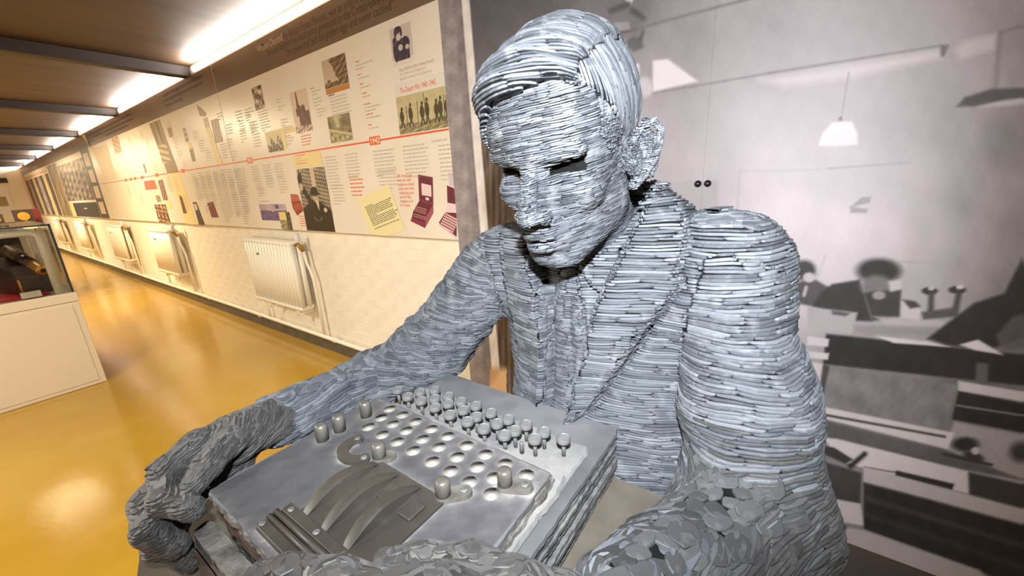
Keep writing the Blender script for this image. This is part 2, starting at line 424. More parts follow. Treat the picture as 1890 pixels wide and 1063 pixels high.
# lower half of the near board
pq('highlight', [(538, 288), (590, 278), (597, 304), (545, 310)], YEL)
for k, m in enumerate((RED, INK, INK, RED)): tb(545 + k, 287 + k * 5, .20, 1, m=m)
def vman(s, t):
    g = .50 + .22 * np.sign(np.sin((s + t) * 60) * np.sin((s - t) * 46)) + .1 * fbm(s, t, 20, 2)
    g = np.where((np.abs(s - .55) < .07) & (t > .70), .92, g); g = np.where((s < .16) & (t > .66 + 0 * s), .9 * (fbm(s, t, 14, 5) > -.2), g)
    coat = (t < .50 - .38 * np.abs(s - .48) ** 1.0 + .04) ; coat |= np.abs((s - .10) - (.72 - t) * .95) < .085
    coat &= t < .72
    g = np.where(coat, .05 + .03 * fbm(s, t, 12, 4), g)
    g = np.where(blob(s, t, .52, .64, .125, .075) | blob(s, t, .52, .605, .20, .022), .03, g); g = np.where(blob(s, t, .53, .535, .10, .065), .78, g); g = np.where(blob(s, t, .53, .585, .11, .02), .1, g)
    g = np.where((np.abs(s - .56 - (.5 - t) * .15) < .055 * np.clip((t - .33) * 7, 0, 1)) & (t < .50) & (t > .33), .95, g); g = np.where(blob(s, t, .80, .345, .055, .035), .95, g)
    g = np.where(blob(s, t, .08, .72, .07, .06), .85, g); g = np.where((np.abs(np.hypot((s - .5) / .12, (t - .22) / .05) - 1) < .12) & (t < .24), .5, g)
    return tint(g, (50, 40, 30), (220, 202, 170))
(xa, za), (xb, zb) = wp(547, 312), wp(612, 428); picture('photograph', wp(546, 312)[0], wp(598, 303)[0], -.296, .148, vman, 110)
def plane(s, t):
    g = np.where(t > .55, .72 + .1 * fbm(s, t, 14, 3), .28 + .12 * fbm(s, t, 22, 4)); g = np.where(np.abs(t - .56) < .03, .15, g); g = np.where((np.abs(t - .62 - (s - .6) * .35) < .035 * (1 - np.abs(s - .68) * 2.6)), .98, g); g = np.where(blob(s, t, .68, .84, .05, .16), .12, g)
    return tint(g, (70, 44, 104), (226, 208, 200))
wall_pic('photograph', (478, 377), (533, 408), plane, 70)
wall_pic('photograph', (514, 391), (541, 425), lambda s, t: np.where((t > .55)[..., None] & (s < .62)[..., None], np.array([236., 212, 140]), tint(np.where(s > .66, .15, .55) + .25 * fbm(s, t, 20, 8), *OLV)), 60)
tb(478, 371, .30, 1); tb(552, 398, .10, 5, m=RED, lh=.018)
for u, v, n in ((463, 308, 6), (469, 330, 5), (475, 347, 4), (485, 305, 8), (490, 325, 5), (506, 302, 6), (512, 325, 7), (440, 312, 9), (443, 345, 12), (430, 315, 14), (418, 318, 20), (405, 322, 20), (393, 320, 18), (380, 325, 16), (370, 326, 14), (358, 328, 12)): tb(u, v, .13, n, lh=.020)
tb(599, 290, .15, 11); tb(612, 342, .15, 7); tb(636, 285, .15, 8); tb(644, 325, .14, 1); x, z = wp(645, 331); text_block(x, z, .15, 5, .024, RED)
tb(688, 279, .20, 8); tb(697, 315, .20, 6); tb(743, 270, .20, 9)
for k, s_ in enumerate(('1942 - Naval Enigma', 'three rotor cypher', 'machines are replaced', 'by four rotor models,', 'codebreaking ceases', 'and vital U Boat', 'intelligence is lost', 'for 9 months.')):
    words(s_, wp(735, 342)[0], .043 - k * .0235, .025, RED, sx=.62, name='caption')
words('In November after', -1.585, .205, .024, INK, sx=.62, name='caption'); tb(809, 268, .11, 9, lh=.021)
# letter lying askew
ltr = [wp(660, 368), wp(717, 339), wp(748, 424), wp(716, 435.5), wp(685, 433)]
quad('letter', ltr, flat('letter', lin(236, 224, 170)))
mb = MB(); y = lift() - .0006
a = np.array(wp(672, 378)); e = np.array(wp(716, 357)) - a; dwn = np.array(wp(693, 425)) - a; en = e / np.linalg.norm(e); dn = dwn / np.linalg.norm(dwn)
for k in range(15):
    if k in (0, 1, 7, 13): ln = .07
    else: ln = np.linalg.norm(e) * rnd.uniform(.92, 1.05)
    q = 0 if k not in (0, 13) else .10
    p0 = a + dn * (k + .4) * np.linalg.norm(dwn) / 15.5
    while q < ln:
        l = rnd.uniform(.008, .022); c0 = p0 + en * q; c1 = p0 + en * (q + l); hh = dn * .006
        mb.add([(c[0], y, c[1]) for c in (c0 + hh, c1 + hh, c1, c0)], [(0, 1, 2, 3)]); q += l + .005
mb.build('typing', flat('typing', lin(120, 110, 84)), BOARDS[0])
# printed pictures of cipher machines
def poly_pic(name, polys):
    for px, c in polys: pq(name, px, flat('m%d_%d_%d' % c, lin(*c)))
DKM, MDM, LTM, PNK = (104, 34, 52), (132, 48, 66), (160, 84, 96), (232, 206, 204)
poly_pic('machine_print', [([(772, 322), (799, 327), (800, 378), (774, 371)], MDM), ([(775, 326), (797, 330), (798, 374), (776, 368)], DKM), ([(778, 338), (796, 342), (797, 363), (779, 360)], PNK),
    ([(774, 371), (800, 378), (799, 392), (785, 420), (759, 407), (763, 390)], DKM), ([(800, 378), (800, 393), (785, 420), (785, 402)], LTM), ([(760, 402), (786, 412), (785, 421), (758, 408)], MDM), ([(786, 364), (792, 365), (792, 370), (786, 369)], PNK)])
mb = MB(); y = lift() - .0006
for r_ in range(5):
    for k in range(9):
        u, v = 768 - r_ * .9 + k * 2.4, 381 + r_ * 3.6 + (3 if r_ > 2 else 0) + k * .75; x, z = wp(u, v); mb.add([(x - .003, y, z - .003), (x + .003, y, z - .003), (x + .003, y, z + .003), (x - .003, y, z + .003)], [(0, 1, 2, 3)])
mb.build('machine_print', flat('keys', lin(214, 160, 158)), BOARDS[0])
poly_pic('machine_print', [([(828, 318), (838, 320), (840, 345), (829, 342)], (206, 190, 196)), ([(825, 342), (842, 349), (843, 377), (826, 374)], DKM), ([(826, 375), (843, 378), (843, 392), (822, 393)], PNK), ([(822, 392), (843, 393), (843, 437), (810, 411)], DKM), ([(810, 411), (843, 437), (843, 442), (810, 416)], (222, 200, 200))])
mb = MB(); y = lift() - .0006
for r_ in range(6):
    for k in range(9):
        u, v = 823 - r_ * 1.9 + k * 2.8, 395 + r_ * 4.2 + k * 1.5
        if u > 844: continue
        x, z = wp(u, v); mb.add([(x - .0055, y, z - .004), (x + .0055, y, z - .004), (x + .0055, y, z + .006), (x - .0055, y, z + .006)], [(0, 1, 2, 3)])
mb.build('machine_print', flat('keys2', lin(226, 184, 178)), BOARDS[0])
poly_pic('machine_print', [([(536, 358), (550, 359), (554, 370), (538, 373)], (190, 96, 70)), ([(538, 372), (555, 370), (560, 389), (549, 398), (541, 385)], (150, 62, 42)), ([(541, 378), (556, 374), (559, 384), (545, 391)], (176, 86, 56))])
# ---- second and third boards
def pz(x, y): return 150 + x / 4.088, 170 + y / 4.088
def zq(name, pts, m): pq(name, [pz(*p) for p in pts], m)
def zpic(pa, pb, fn, n=50): wall_pic('photograph', pz(*pa), pz(*pb), fn, n)
def zquadpic(x_l, x_r, yt, yb, fn, n=50):
    """picture between two wall x positions, heights from pixel rows at the left edge"""
    xa, za = wp(*pz(x_l, yt)); xb, _ = wp(*pz(x_r, yt)); zb = wp(*pz(x_l, yb))[1]
    picture('photograph', xa, xb, zb, za, fn, n)
zq('highlight', [(512, 238), (590, 212), (735, 600), (650, 612)], flat('tall', lin(150, 128, 96)))
zquadpic(530, 600, 232, 560, lambda s, t: tint(np.where(t < .45, .35 + .5 * (np.sin(t * 42 + s * 5) > 0), .35 + .3 * fbm(s, t, 16, 3)), (112, 92, 62), (214, 196, 150)), 60)
zq('highlight', [(655, 615), (735, 605), (875, 1000), (795, 995)], YEL)
zq('highlight', [(935, 270), (970, 262), (1070, 545), (1030, 550)], YEL)
zq('photograph', [(870, 95), (905, 120), (945, 160), (935, 185), (895, 180)], flat('sepia', lin(168, 128, 92)))
zpic((975, 215), (1070, 372), crowd(31, ((120, 80, 56), (226, 200, 166)), 26))
zpic((920, 200), (970, 262), crowd(32, ((170, 130, 100), (240, 220, 190)), 16))
zpic((765, 275), (812, 375), crowd(33, ((120, 104, 74), (214, 196, 160)), 16)); zpic((815, 430), (865, 520), crowd(34, ((110, 90, 66), (200, 180, 140)), 16))
zq('highlight', [(802, 385), (828, 380), (840, 420), (815, 426)], YEL)
zpic((650, 275), (697, 335), crowd(35, ((110, 80, 62), (210, 186, 150)), 16))
zpic((225, 350), (310, 450), crowd(36, ((168, 124, 90), (232, 206, 166)), 22)); zpic((465, 545), (498, 608), crowd(37, ((100, 84, 70), (190, 170, 140)), 14))
zq('highlight', [(472, 672), (550, 662), (576, 730), (487, 740)], flat('redbox', lin(222, 104, 82)))
zpic((578, 665), (657, 815), crowd(38, ((96, 58, 62), (206, 176, 160)), 26)); zpic((560, 780), (605, 828), crowd(39, ((110, 98, 84), (200, 186, 160)), 16))
zpic((550, 848), (676, 990), crowd(40, ((80, 48, 34), (206, 168, 130)), 22))
zq('highlight', [(640, 820), (672, 817), (690, 878), (655, 882)], YEL)
zq('photograph', [(738, 775), (760, 790), (800, 915), (772, 915)], flat('wine', lin(110, 62, 52)))
zq('photograph', [(842, 830), (870, 830), (888, 880), (935, 1003), (890, 1000)], flat('ink2', lin(66, 56, 44))); zq('photograph', [(850, 845), (868, 842), (880, 885), (865, 895)], flat('facecream', lin(226, 206, 164)))
zq('photograph', [(950, 838), (995, 826), (1037, 945), (985, 945)], flat('wine2', lin(122, 56, 40)))
zq('photograph', [(0, 325), (25, 320), (75, 430), (185, 665), (270, 655), (190, 400), (80, 420)], flat('sand', lin(224, 204, 164)))
for (a, b, n) in ((350, 350, 6), (440, 300, 5), (480, 350, 6), (390, 450, 3), (490, 440, 4), (540, 540, 5), (410, 510, 3), (640, 230, 3), (690, 350, 5), (720, 430, 5), (760, 530, 4), (840, 300, 4), (880, 370, 5), (930, 440, 5), (1090, 250, 4), (1090, 360, 4), (1120, 450, 4), (1160, 150, 4), (1190, 290, 5), (1240, 130, 3), (1270, 230, 6), (1290, 320, 5), (1020, 165, 3), (1045, 395, 6), (830, 620, 12), (880, 610, 12), (930, 605, 11), (990, 600, 10), (1040, 590, 8), (1090, 585, 8), (1150, 580, 10), (1070, 900, 5), (1130, 770, 10), (1180, 710, 12), (1200, 860, 8), (340, 700, 8), (430, 760, 8), (640, 640, 8), (690, 640, 8), (760, 780, 9), (930, 860, 4), (380, 690, 9), (600, 860, 3)):
    tb(*pz(a, b), .14, n, lh=.022)
# ---- dark boards further along
STR = [(96, 84, 78), (170, 150, 124), (84, 76, 82), (206, 184, 140), (88, 80, 88), (150, 138, 124), (78, 72, 84), (216, 194, 140), (92, 84, 82)]
def strip(xl, xr, z0, z1, fn, n=40): picture('photograph', xl, xr, z0, z1, fn, n)
xs = np.linspace(-18.3, -13.95, 10)
for i in range(9): strip(xs[i], xs[i + 1] - .02, -.29, .66, (lambda k: lambda s, t: np.array(STR[k], float) * (1 + .22 * fbm(s, t, 18, 50 + k))[..., None])(i), 22)
rectw('edge_stripe', -18.54, -18.32, -.29, 1.02, flat('orange_edge', lin(226, 92, 46)))
for x in np.arange(-18.1, -14.0, .42): rectw('edge_stripe', x, x + .22, .70, .74, flat('orange_dot', lin(220, 112, 84)))
xs = np.linspace(-13.85, -9.75, 6)
strip(-13.85, -12.6, -.29, .80, lambda s, t: tint(.5 + .4 * fbm(s, t, 10, 60), (112, 100, 84), (206, 184, 146)), 30)
strip(-12.58, -9.95, .02, .72, lambda s, t: tint(np.where(t > .75, .8, .42) + .5 * fbm(s, t, 34, 61), (76, 68, 66), (196, 184, 170)), 80)
rectw('highlight', -12.58, -12.2, -.29, .0, YEL); rectw('highlight', -12.18, -9.95, -.29, -.02, flat('charcoal', lin(58, 54, 58))); rectw('highlight', -11.2, -10.9, -.14, -.12, INK)
rectw('film_strip', -9.93, -9.32, -.295, .90, flat('film', lin(74, 64, 58)))
for k in range(4): rectw('film_strip', -9.82, -9.45, -.22 + k * .26, -.02 + k * .26, flat('frame', lin(206, 188, 164)))
# screw caps along the header
mb_ = MB()
for u, v in ((394, 130), (326, 166), (236, 212), (485, 83)):
    x, z = wp(u, v); o = MB().lathe((x, YP - .001, z), [(.001, -.006), (.008, -.004), (.009, 0)], 10, 'y').build('screw_cap', mat('black_cap', lin(40, 34, 30), .4), board_of(x))
# ------------------------------------------------------------------ photograph mural behind the statue
YM = 1.535
m_mural = mat('mural_print', (1, 1, 1), .5, attr='Col', var=None, bump=(900, .12, .0006), spec=.35)
def mural_paint(u, v):
    """print of a wartime office, grey values 0..255 over the printed sheet"""
    def sm(a, b, x): t = np.clip((x - a) / (b - a), 0, 1); return t * t * (3 - 2 * t)
    def soft(poly, g, w=4, op=1.0):
        nonlocal G
        p = np.asarray(poly, float); lo = p.min(0) - w * 3; hi = p.max(0) + w * 3
        m = (u > lo[0]) & (u < hi[0]) & (v > lo[1]) & (v < hi[1])
        if not m.any(): return
        k = np.clip(.5 - sdpoly(p, u[m], v[m]) / w, 0, 1) * op; G[m] = G[m] * (1 - k) + g * k
    def el(cx, cy, rx, ry, g, w=.25, op=1.0, a=0):
        nonlocal G
        c, s = math.cos(a), math.sin(a); du, dv = u - cx, v - cy
        d = np.hypot((du * c + dv * s) / rx, (-du * s + dv * c) / ry); k = np.clip((1 + w - d) / (2 * w), 0, 1) * op; G = G * (1 - k) + g * k
    def ln(a, b, wd, g, op=1.0):
        nonlocal G
        a = np.array(a, float); e = np.array(b, float) - a; t = np.clip(((u - a[0]) * e[0] + (v - a[1]) * e[1]) / (e @ e), 0, 1)
        d = np.hypot(u - a[0] - t * e[0], v - a[1] - t * e[1]); k = np.clip(1.2 - d / wd, 0, 1) * op; G = G * (1 - k) + g * k
    u = np.where(u > 1886, 3772 - u, u); v = np.where(v > 1078, 2156 - v, v)
    nz = fbm(u / 600, v / 600, 9, 2)
    # base tones, interpolated from samples over the sheet
    K = np.array([(860, 20, 92), (1000, 0, 98), (1150, 10, 112), (1260, 60, 142), (1400, 40, 158), (1560, 50, 170), (1700, 40, 165), (1860, 20, 150), (1940, 60, 135), (1230, 150, 150), (1250, 230, 165), (1240, 300, 172), (1300, 300, 186), (1400, 120, 172), (1400, 220, 196), (1420, 300, 214),
                  (1560, 180, 186), (1560, 300, 208), (1660, 220, 180), (1680, 320, 196), (1780, 120, 168), (1760, 240, 160), (1860, 260, 128), (1800, 380, 150), (1880, 420, 126), (1450, 400, 238), (1560, 420, 236), (1640, 440, 222), (1720, 440, 184), (1780, 500, 150), (1860, 540, 130), (1500, 480, 226),
                  (1700, 540, 176), (1600, 700, 120), (1800, 700, 100), (1850, 900, 130), (1700, 980, 110), (1500, 900, 130), (1900, 1080, 100), (1900, 640, 110), (860, 300, 100), (860, 600, 96), (1000, 500, 110)], float)
    ww = 0; gg = 0
    for a, b, g in K:
        w_ = 1 / (((u - a) ** 2 + (v - b) ** 2) + 900) ** 1.6; ww = ww + w_; gg = gg + w_ * g
    G = gg / ww
    ln((1120, 66), (1185, 52), 3, 80, .8); ln((1185, 50), (1392, -5), 4, 112, .75); ln((1205, 172), (1420, 135), 3, 130, .8); ln((1420, 135), (1740, 84), 3.5, 128, .8); soft([(1400, 148), (1560, 122), (1735, 92), (1738, 106), (1560, 145), (1450, 160)], 222, 16, .85)
    soft([(1735, 84), (1752, 82), (1742, 106), (1736, 104)], 110, 5); soft([(1762, 92), (1780, 76), (1840, 62), (1835, 90), (1770, 110)], 214, 12, .7); ln((1846, 60), (1838, 160), 7, 118, .5); ln((1846, 60), (1895, 45), 4, 120, .6)
    soft([(1766, 197), (1780, 180), (1830, 164), (1895, 162), (1895, 182), (1850, 186), (1800, 196)], 84, 7); soft([(1806, 197), (1850, 186), (1895, 180), (1895, 190), (1850, 196)], 205, 6, .8)
    soft([(1200, 335), (1325, 334), (1326, 372), (1322, 410), (1200, 410)], 165, 5, .8); soft([(1215, 366), (1255, 366), (1255, 395), (1215, 395)], 210, 8, .7)
    ln((1366, 312), (1358, 420), 3, 178, .7); ln((1310, 318), (1530, 312), 2.5, 186, .6); ln((1530, 311), (1680, 300), 2.5, 168, .8); ln((1320, 300), (1700, 290), 2.5, 196, .4)
    soft([(1205, 112), (1232, 109), (1288, 150), (1205, 169)], 244, 5); soft([(1170, 118), (1180, 118), (1180, 140), (1172, 142)], 235, 4); el(1190, 161, 15, 18, 205); soft([(1150, 82), (1168, 66), (1182, 70), (1188, 88), (1170, 95)], 98, 6); ln((1168, 20), (1186, 34), 8, 80); ln((1186, 58), (1182, 74), 5, 90); el(1175, 48, 14, 16, 112, .4, .7); soft([(1152, -4), (1170, -4), (1164, 12)], 222, 4); soft([(1112, 44), (1160, 40), (1163, 54), (1112, 62)], 160, 5, .7); ln((1128, 20), (1160, 8), 8, 84)
    ln((1566, 134), (1552, 222), 2.2, 150, .8); el(1551, 219, 4, 4, 120); soft([(1510, 269), (1518, 246), (1536, 226), (1572, 224), (1582, 244), (1583, 266), (1560, 269)], 250, 4)
    soft([(1568, 383), (1590, 364), (1608, 363), (1606, 374)], 150, 4, .9); soft([(1569, 381), (1602, 386), (1600, 393), (1570, 393)], 150, 4, .9)
    ln((1660, 483), (1730, 486), 2.5, 165, .7); ln((1668, 400), (1664, 480), 2, 200, .5); ln((1730, 390), (1728, 440), 20, 200, .25); ln((1524, 470), (1505, 525), 3, 190, .6)
    # the two seated clerks
    soft([(1470, 522), (1500, 513), (1530, 530), (1530, 560), (1500, 566), (1472, 560)], 84, 6); el(1484, 499, 22, 19, 66); el(1493, 512, 11, 9, 205); ln((1488, 530), (1484, 545), 4, 190)
    soft([(1536, 524), (1587, 516), (1600, 558), (1610, 593), (1575, 592), (1500, 566), (1515, 540)], 62, 6); el(1622, 500, 41, 23, 58); el(1618, 528, 29, 20, 118); soft([(1594, 540), (1640, 536), (1664, 532), (1660, 588), (1610, 592)], 66, 6); el(1622, 545, 12, 8, 150); soft([(1640, 520), (1662, 516), (1664, 534), (1644, 538)], 206, 6)
    soft([(1490, 566), (1583, 577), (1573, 616), (1490, 602)], 176, 5); soft([(1535, 572), (1570, 578), (1560, 584), (1536, 580)], 92, 5)
    soft([(1612, 584), (1700, 586), (1745, 594), (1738, 602), (1640, 600)], 190, 6, .8); soft([(1664, 550), (1700, 572), (1695, 590), (1664, 586)], 214, 5); soft([(1664, 552), (1690, 556), (1700, 566), (1680, 570)], 70, 5)
    soft([(1575, 600), (1730, 604), (1735, 620), (1575, 616)], 138, 8, .7)
    el(1716, 537, 15, 7, 54); el(1719, 532, 6, 4, 190); ln((1719, 544), (1718, 574), 8, 70); el(1767, 535, 16, 7, 52); el(1772, 530, 7, 4, 214); ln((1770, 542), (1764, 570), 8, 70); soft([(1700, 576), (1770, 566), (1768, 584), (1704, 590)], 84, 6)
    soft([(1525, 616), (1763, 642), (1895, 655), (1895, 712), (1801, 702), (1519, 672)], 46, 5); soft([(1617, 620), (1711, 630), (1754, 640), (1650, 633)], 232, 4); soft([(1711, 625), (1797, 560), (1854, 541), (1888, 473), (1898, 470), (1898, 620), (1835, 642), (1752, 638)], 50, 7); soft([(1838, 620), (1868, 585), (1898, 575), (1898, 640), (1850, 648)], 92, 8, .8)
    soft([(1771, 636), (1805, 627), (1852, 655), (1800, 646)], 236, 4); soft([(1802, 668), (1824, 672), (1822, 712), (1800, 708)], 92, 5)
    soft([(1490, 620), (1530, 626), (1528, 640), (1490, 636)], 220, 4); soft([(1490, 648), (1530, 652), (1528, 664), (1490, 660)], 214, 4); soft([(1500, 668), (1520, 672), (1514, 740), (1500, 738)], 205, 5); soft([(1519, 672), (1534, 676), (1518, 748), (1508, 742)], 70, 5)
    soft([(1532, 674), (1769, 711), (1741, 791), (1515, 749)], 122, 4); G += 10 * fbm(u / 90, v / 90, 9, 8) * np.clip(.5 - sdpoly([(1532, 674), (1769, 711), (1741, 791), (1515, 749)], u, v) / 5, 0, 1)
    soft([(1769, 703), (1895, 724), (1895, 742), (1769, 721)], 210, 4); soft([(1769, 722), (1895, 746), (1895, 800), (1757, 774)], 46, 4); ln((1766, 748), (1895, 768), 2.5, 120); soft([(1762, 778), (1895, 804), (1895, 895), (1786, 870), (1742, 826)], 158, 6)
    soft([(1515, 750), (1761, 799), (1749, 829), (1520, 772)], 222, 4); ln((1524, 766), (1744, 806), 3.5, 70); soft([(1522, 776), (1748, 831), (1895, 888), (1786, 868), (1527, 812)], 92, 6); el(1782, 820, 24, 13, 52, .3); el(1797, 843, 20, 9, 62, .3, 1, .3); el(1800, 832, 7, 7, 200); el(1884, 834, 20, 18, 60, .4); ln((1742, 838), (1830, 858), 4, 60)
    soft([(1522, 808), (1545, 810), (1786, 870), (1787, 911), (1698, 889), (1594, 864), (1545, 848)], 228, 4); soft([(1520, 822), (1540, 826), (1575, 848), (1560, 856), (1520, 838)], 60, 4); ln((1570, 860), (1596, 838), 7, 48); ln((1594, 862), (1660, 873), 2.5, 120); soft([(1654, 868), (1762, 893), (1758, 904), (1652, 878)], 50, 4)
    soft([(1594, 862), (1895, 942), (1895, 968), (1594, 888)], 196, 4); soft([(1788, 872), (1895, 896), (1895, 940), (1790, 912)], 62, 5); soft([(1520, 852), (1590, 873), (1588, 930), (1526, 918)], 66, 5); soft([(1520, 918), (1588, 930), (1596, 971), (1540, 960)], 206, 5)
    soft([(1594, 891), (1895, 972), (1895, 1090), (1807, 1053), (1594, 976)], 48, 5); ln((1600, 920), (1895, 1010), 7, 78, .6); ln((1600, 950), (1895, 1050), 8, 64, .6); soft([(1550, 972), (1594, 978), (1807, 1052), (1840, 1085), (1500, 1085), (1536, 990)], 176, 7); soft([(1540, 960), (1562, 972), (1552, 1010), (1530, 1004)], 40, 6)
    G += 5 * nz + 3.5 * fbm(u / 60, v / 60, 9, 4)
    G = np.clip(G - .36 * np.maximum(G - 160, 0), 0, 255); C = np.stack([G * 1.0, G * .965, G * 1.0], -1)
    # printed post and doorway on the left of the sheet
    e0 = 812 + .082 * v
    d = u - e0
    mix = lambda C, new, k: C * (1 - k[..., None]) + new * k[..., None]
    g = 86 + 20 * np.sin(u * .55) * (fbm(u / 30, v / 300, 6, 9) > -.2) + 12 * fbm(u / 30, v / 90, 9, 3); k = np.clip((v - 190) / 60, 0, 1) * (u < 960) * np.clip((d - 53) / 3, 0, 1)
    dc = np.stack([g * 1.08, g * .90, g * .78], -1); C = mix(C, dc, k)
    C = mix(C, np.array([226, 218, 212.]) * (1 + .05 * fbm(u / 40, v / 70, 9, 7))[..., None], np.clip((56 - d) / 3, 0, 1))
    C = mix(C, np.array([150, 140, 140.]) * (1 + .10 * fbm(u / 50, v / 50, 8, 6) - .18 * np.clip((d - 22) / 10, 0, 1) + .08 * np.exp(-((d - 33) / 3) ** 2))[..., None], np.clip((41 - d) / 3, 0, 1))
    C = mix(C, np.array([206, 164, 118.]) + 0 * C, np.clip((u - 902) / 4, 0, 1) * (u < 935) * np.clip((v - 672) / 14, 0, 1))
    return C
def mural_piece(name, label, x0, x1, z0, z1, step):
    nx = int((x1 - x0) / step) + 1; nz = int((z1 - z0) / step) + 1
    X, Z = np.meshgrid(np.linspace(x0, x1, nx), np.linspace(z0, z1, nz)); P = np.stack([X, np.full(X.shape, YM), Z], -1).reshape(-1, 3)
    c = P @ AX; u = CU + F * c[:, 0] / c[:, 2]; v = CV + F * c[:, 1] / c[:, 2]
    C = mural_paint(u, v)
    r = thing('mural_panel', label, 'mural', ((x0 + x1) / 2, YM + .01, z0), 'wall mural panels')
    MB().box((x0, YM + .0006, z0), (x1, YW - .007, z1)).build('backing_board', mat('mural_edge', lin(150, 140, 132), .6), r)
    I = np.arange(nx * nz).reshape(nz, nx); Q = np.stack([I[:-1, :-1], I[:-1, 1:], I[1:, 1:], I[1:, :-1]], -1).reshape(-1, 4)
    o = obj('printed_sheet', P, Q, m_mural, r); setcol(o, C); return r
xs_ = at(1297, 339, y=YM)[0]
M1 = mural_piece('mural_panel', 'mural sheet left of the seam, with printed grey door post behind the head', -1.446, xs_ - .0002, -1.2878, 1.028, .0042)
M2 = mural_piece('mural_panel', 'mural sheet right of the seam, printed with two clerks at desks', xs_ + .0002, 1.15, -1.2878, 1.028, .0038)
for M, dx in ((M1, -.0155), (M2, .0155)):
    MB().lathe((xs_ + dx, YM - .0005, at(1297, 339, y=YM)[2]), [(.002, -.009), (.008, -.0075), (.0115, -.003), (.012, 0)], 16, 'y').build('screw_cap', mat('steel_cap', lin(60, 62, 70), .25, .8), M, True)
# ------------------------------------------------------------------ radiators
m_brass = mat('brass', lin(176, 132, 60), .3, .9)
def radiator(dx, label):
    r = thing('radiator', label, 'radiator', (-3.5 + dx, 1.49, -.96), 'radiators along the brick wall')
    ref = None
    for k in range(15):
        x = -3.905 + k * .0545
        if ref is None:
            mb = MB()
            for y in (1.458, 1.518):
                mb.tube([(x, y, -.915), (x, y, -.40)], .0215, 10)
            mb.tube([(x, 1.440, -.905), (x, 1.452, -.925), (x, 1.528, -.925), (x, 1.540, -.905)], .021, 8); mb.tube([(x, 1.440, -.41), (x, 1.452, -.392), (x, 1.528, -.392), (x, 1.540, -.41)], .021, 8)
            ref = mb.build('column', pm, r, True, origin=(x, 1.49, -.65))
        else:
            c = ref.copy(); COL.objects.link(c); c.location = ref.location + Vector((k * .0545, 0, 0))
    [MB().tube([(-3.92, 1.49, z), (-3.13, 1.49, z)], .012, 8).build('header_tube', pm, r, True) for z in (-.395, -.925)]
    MB().tube([(-3.12, 1.49, -.405), (-3.080, 1.49, -.400), (-3.072, 1.50, -.43), (-3.07, 1.515, -.455)], .013, 10).build('valve', m_brass, r, True); MB().lathe((-3.68, 1.436, -.50), [(.001, -.012), (.009, -.010), (.009, 0)], 10, 'y').build('bleed_plug', m_brass, r, True); MB().tube([(-3.94, 1.49, -.925), (-3.965, 1.49, -.925), (-3.965, 1.50, -.97)], .012, 8).build('valve', m_brass, r, True)
    mb = MB(); mb.lathe((-3.075, 1.49, -.372), [(.012, -.012), (.019, 0), (.020, .03), (.017, .055), (.001, .058)], 14); mb.build('valve_head', mat('valve_white', lin(226, 224, 226), .4), r, True)
    mb = MB(); mb.tube([(-3.07, 1.515, -.455), (-3.065, 1.522, -.56), (-3.045, 1.528, -.61), (-3.025, 1.530, -.68), (-3.02, 1.532, -1.140)], .012, 8); mb.build('pipe', pm, r, True); mb = MB(); mb.tube([(-3.965, 1.50, -.97), (-3.965, 1.528, -1.05), (-3.965, 1.532, -1.140)], .011, 8); mb.build('pipe', pm, r, True)
    for x in (-3.70, -3.22):
        mb = MB(); mb.box((x - .012, 1.45, -.985), (x + .012, 1.576, -.965)); mb.box((x - .012, 1.45, -.985), (x + .012, 1.462, -.94)); mb.build('bracket', pm, r)
    if dx:
        for o in [r] + list(r.children): o.location.x += 0
    return r
R0 = radiator(0, 'nearest white column radiator under the timeline boards')
for dx, lb in ((-2.90, 'second column radiator along the wall, under the third board'), (-5.25, 'third column radiator from the statue'), (-8.05, 'fourth column radiator, under the dark film strip board'), (-10.95, 'farthest radiator visible, beside the glass case top')):
    c = copy_tree(R0, None, (dx, 0, 0)); c['label'] = lb
# ------------------------------------------------------------------ glass display case on the left
XC0 = -4.05
m_case = mat('case_white', lin(224, 208, 180), .4); m_glass = mat('glass', (.96, .98, .97), .02, trans=1.0); m_seal = mat('dark_seal', lin(40, 42, 40), .4); m_tube = mat('cream_frame', lin(240, 228, 200), .35)
case = thing('display_case', 'white plinth display case with glass top and cream frame', 'display case', (-4.6, -.35, FL))
X1, Y0, Y1 = -5.35, -1.10, .383
MB().box((X1, Y0, FL + .002), (XC0, Y1, -.672), .003).build('plinth_body', m_case, case)
MB().box((XC0 - .004, Y0 + .02, FL + .03), (XC0 + .004, Y1 - .035, -.69), .002).build('front_panel', m_case, case)
MB().box((X1 - .004, Y0, -.670), (XC0 + .006, Y1 + .005, -.606), .004).build('deck', m_case, case)
GT = -.142; t = .006
for nm, lo, hi in (('pane', (XC0 - .006 - t, Y0, -.605), (XC0 - .006, Y1 - .008, GT)), ('pane', (X1 + .004, Y0, -.605), (X1 + .004 + t, Y1 - .008, GT)), ('pane', (X1 + .012, Y1 - .008 - t, -.605), (XC0 - .014, Y1 - .008, GT)), ('pane', (X1 + .004, Y0, GT), (XC0 - .006, Y1 - .008, GT + t))):
    MB().box(lo, hi).build(nm, m_glass, case)
mb = MB(); mb.box((XC0 - .014, Y1 - .016, -.605), (XC0 - .003, Y1 - .005, GT + .008)); mb.box((XC0 - .014, Y0, GT - .002), (XC0 - .003, Y1 - .005, GT + .008)); mb.box((X1, Y1 - .016, GT - .002), (XC0 - .003, Y1 - .005, GT + .008)); mb.build('edge_seal', m_seal, case)
for x in (XC0 - .06, X1 + .10):
    mb = MB(); mb.tube([(x, .315, -.604), (x, .315, -.215), (x, .300, -.192), (x, .275, -.182), (x, -1.0, -.182)], .022, 12); mb.build('frame_tube', m_tube, case, True)
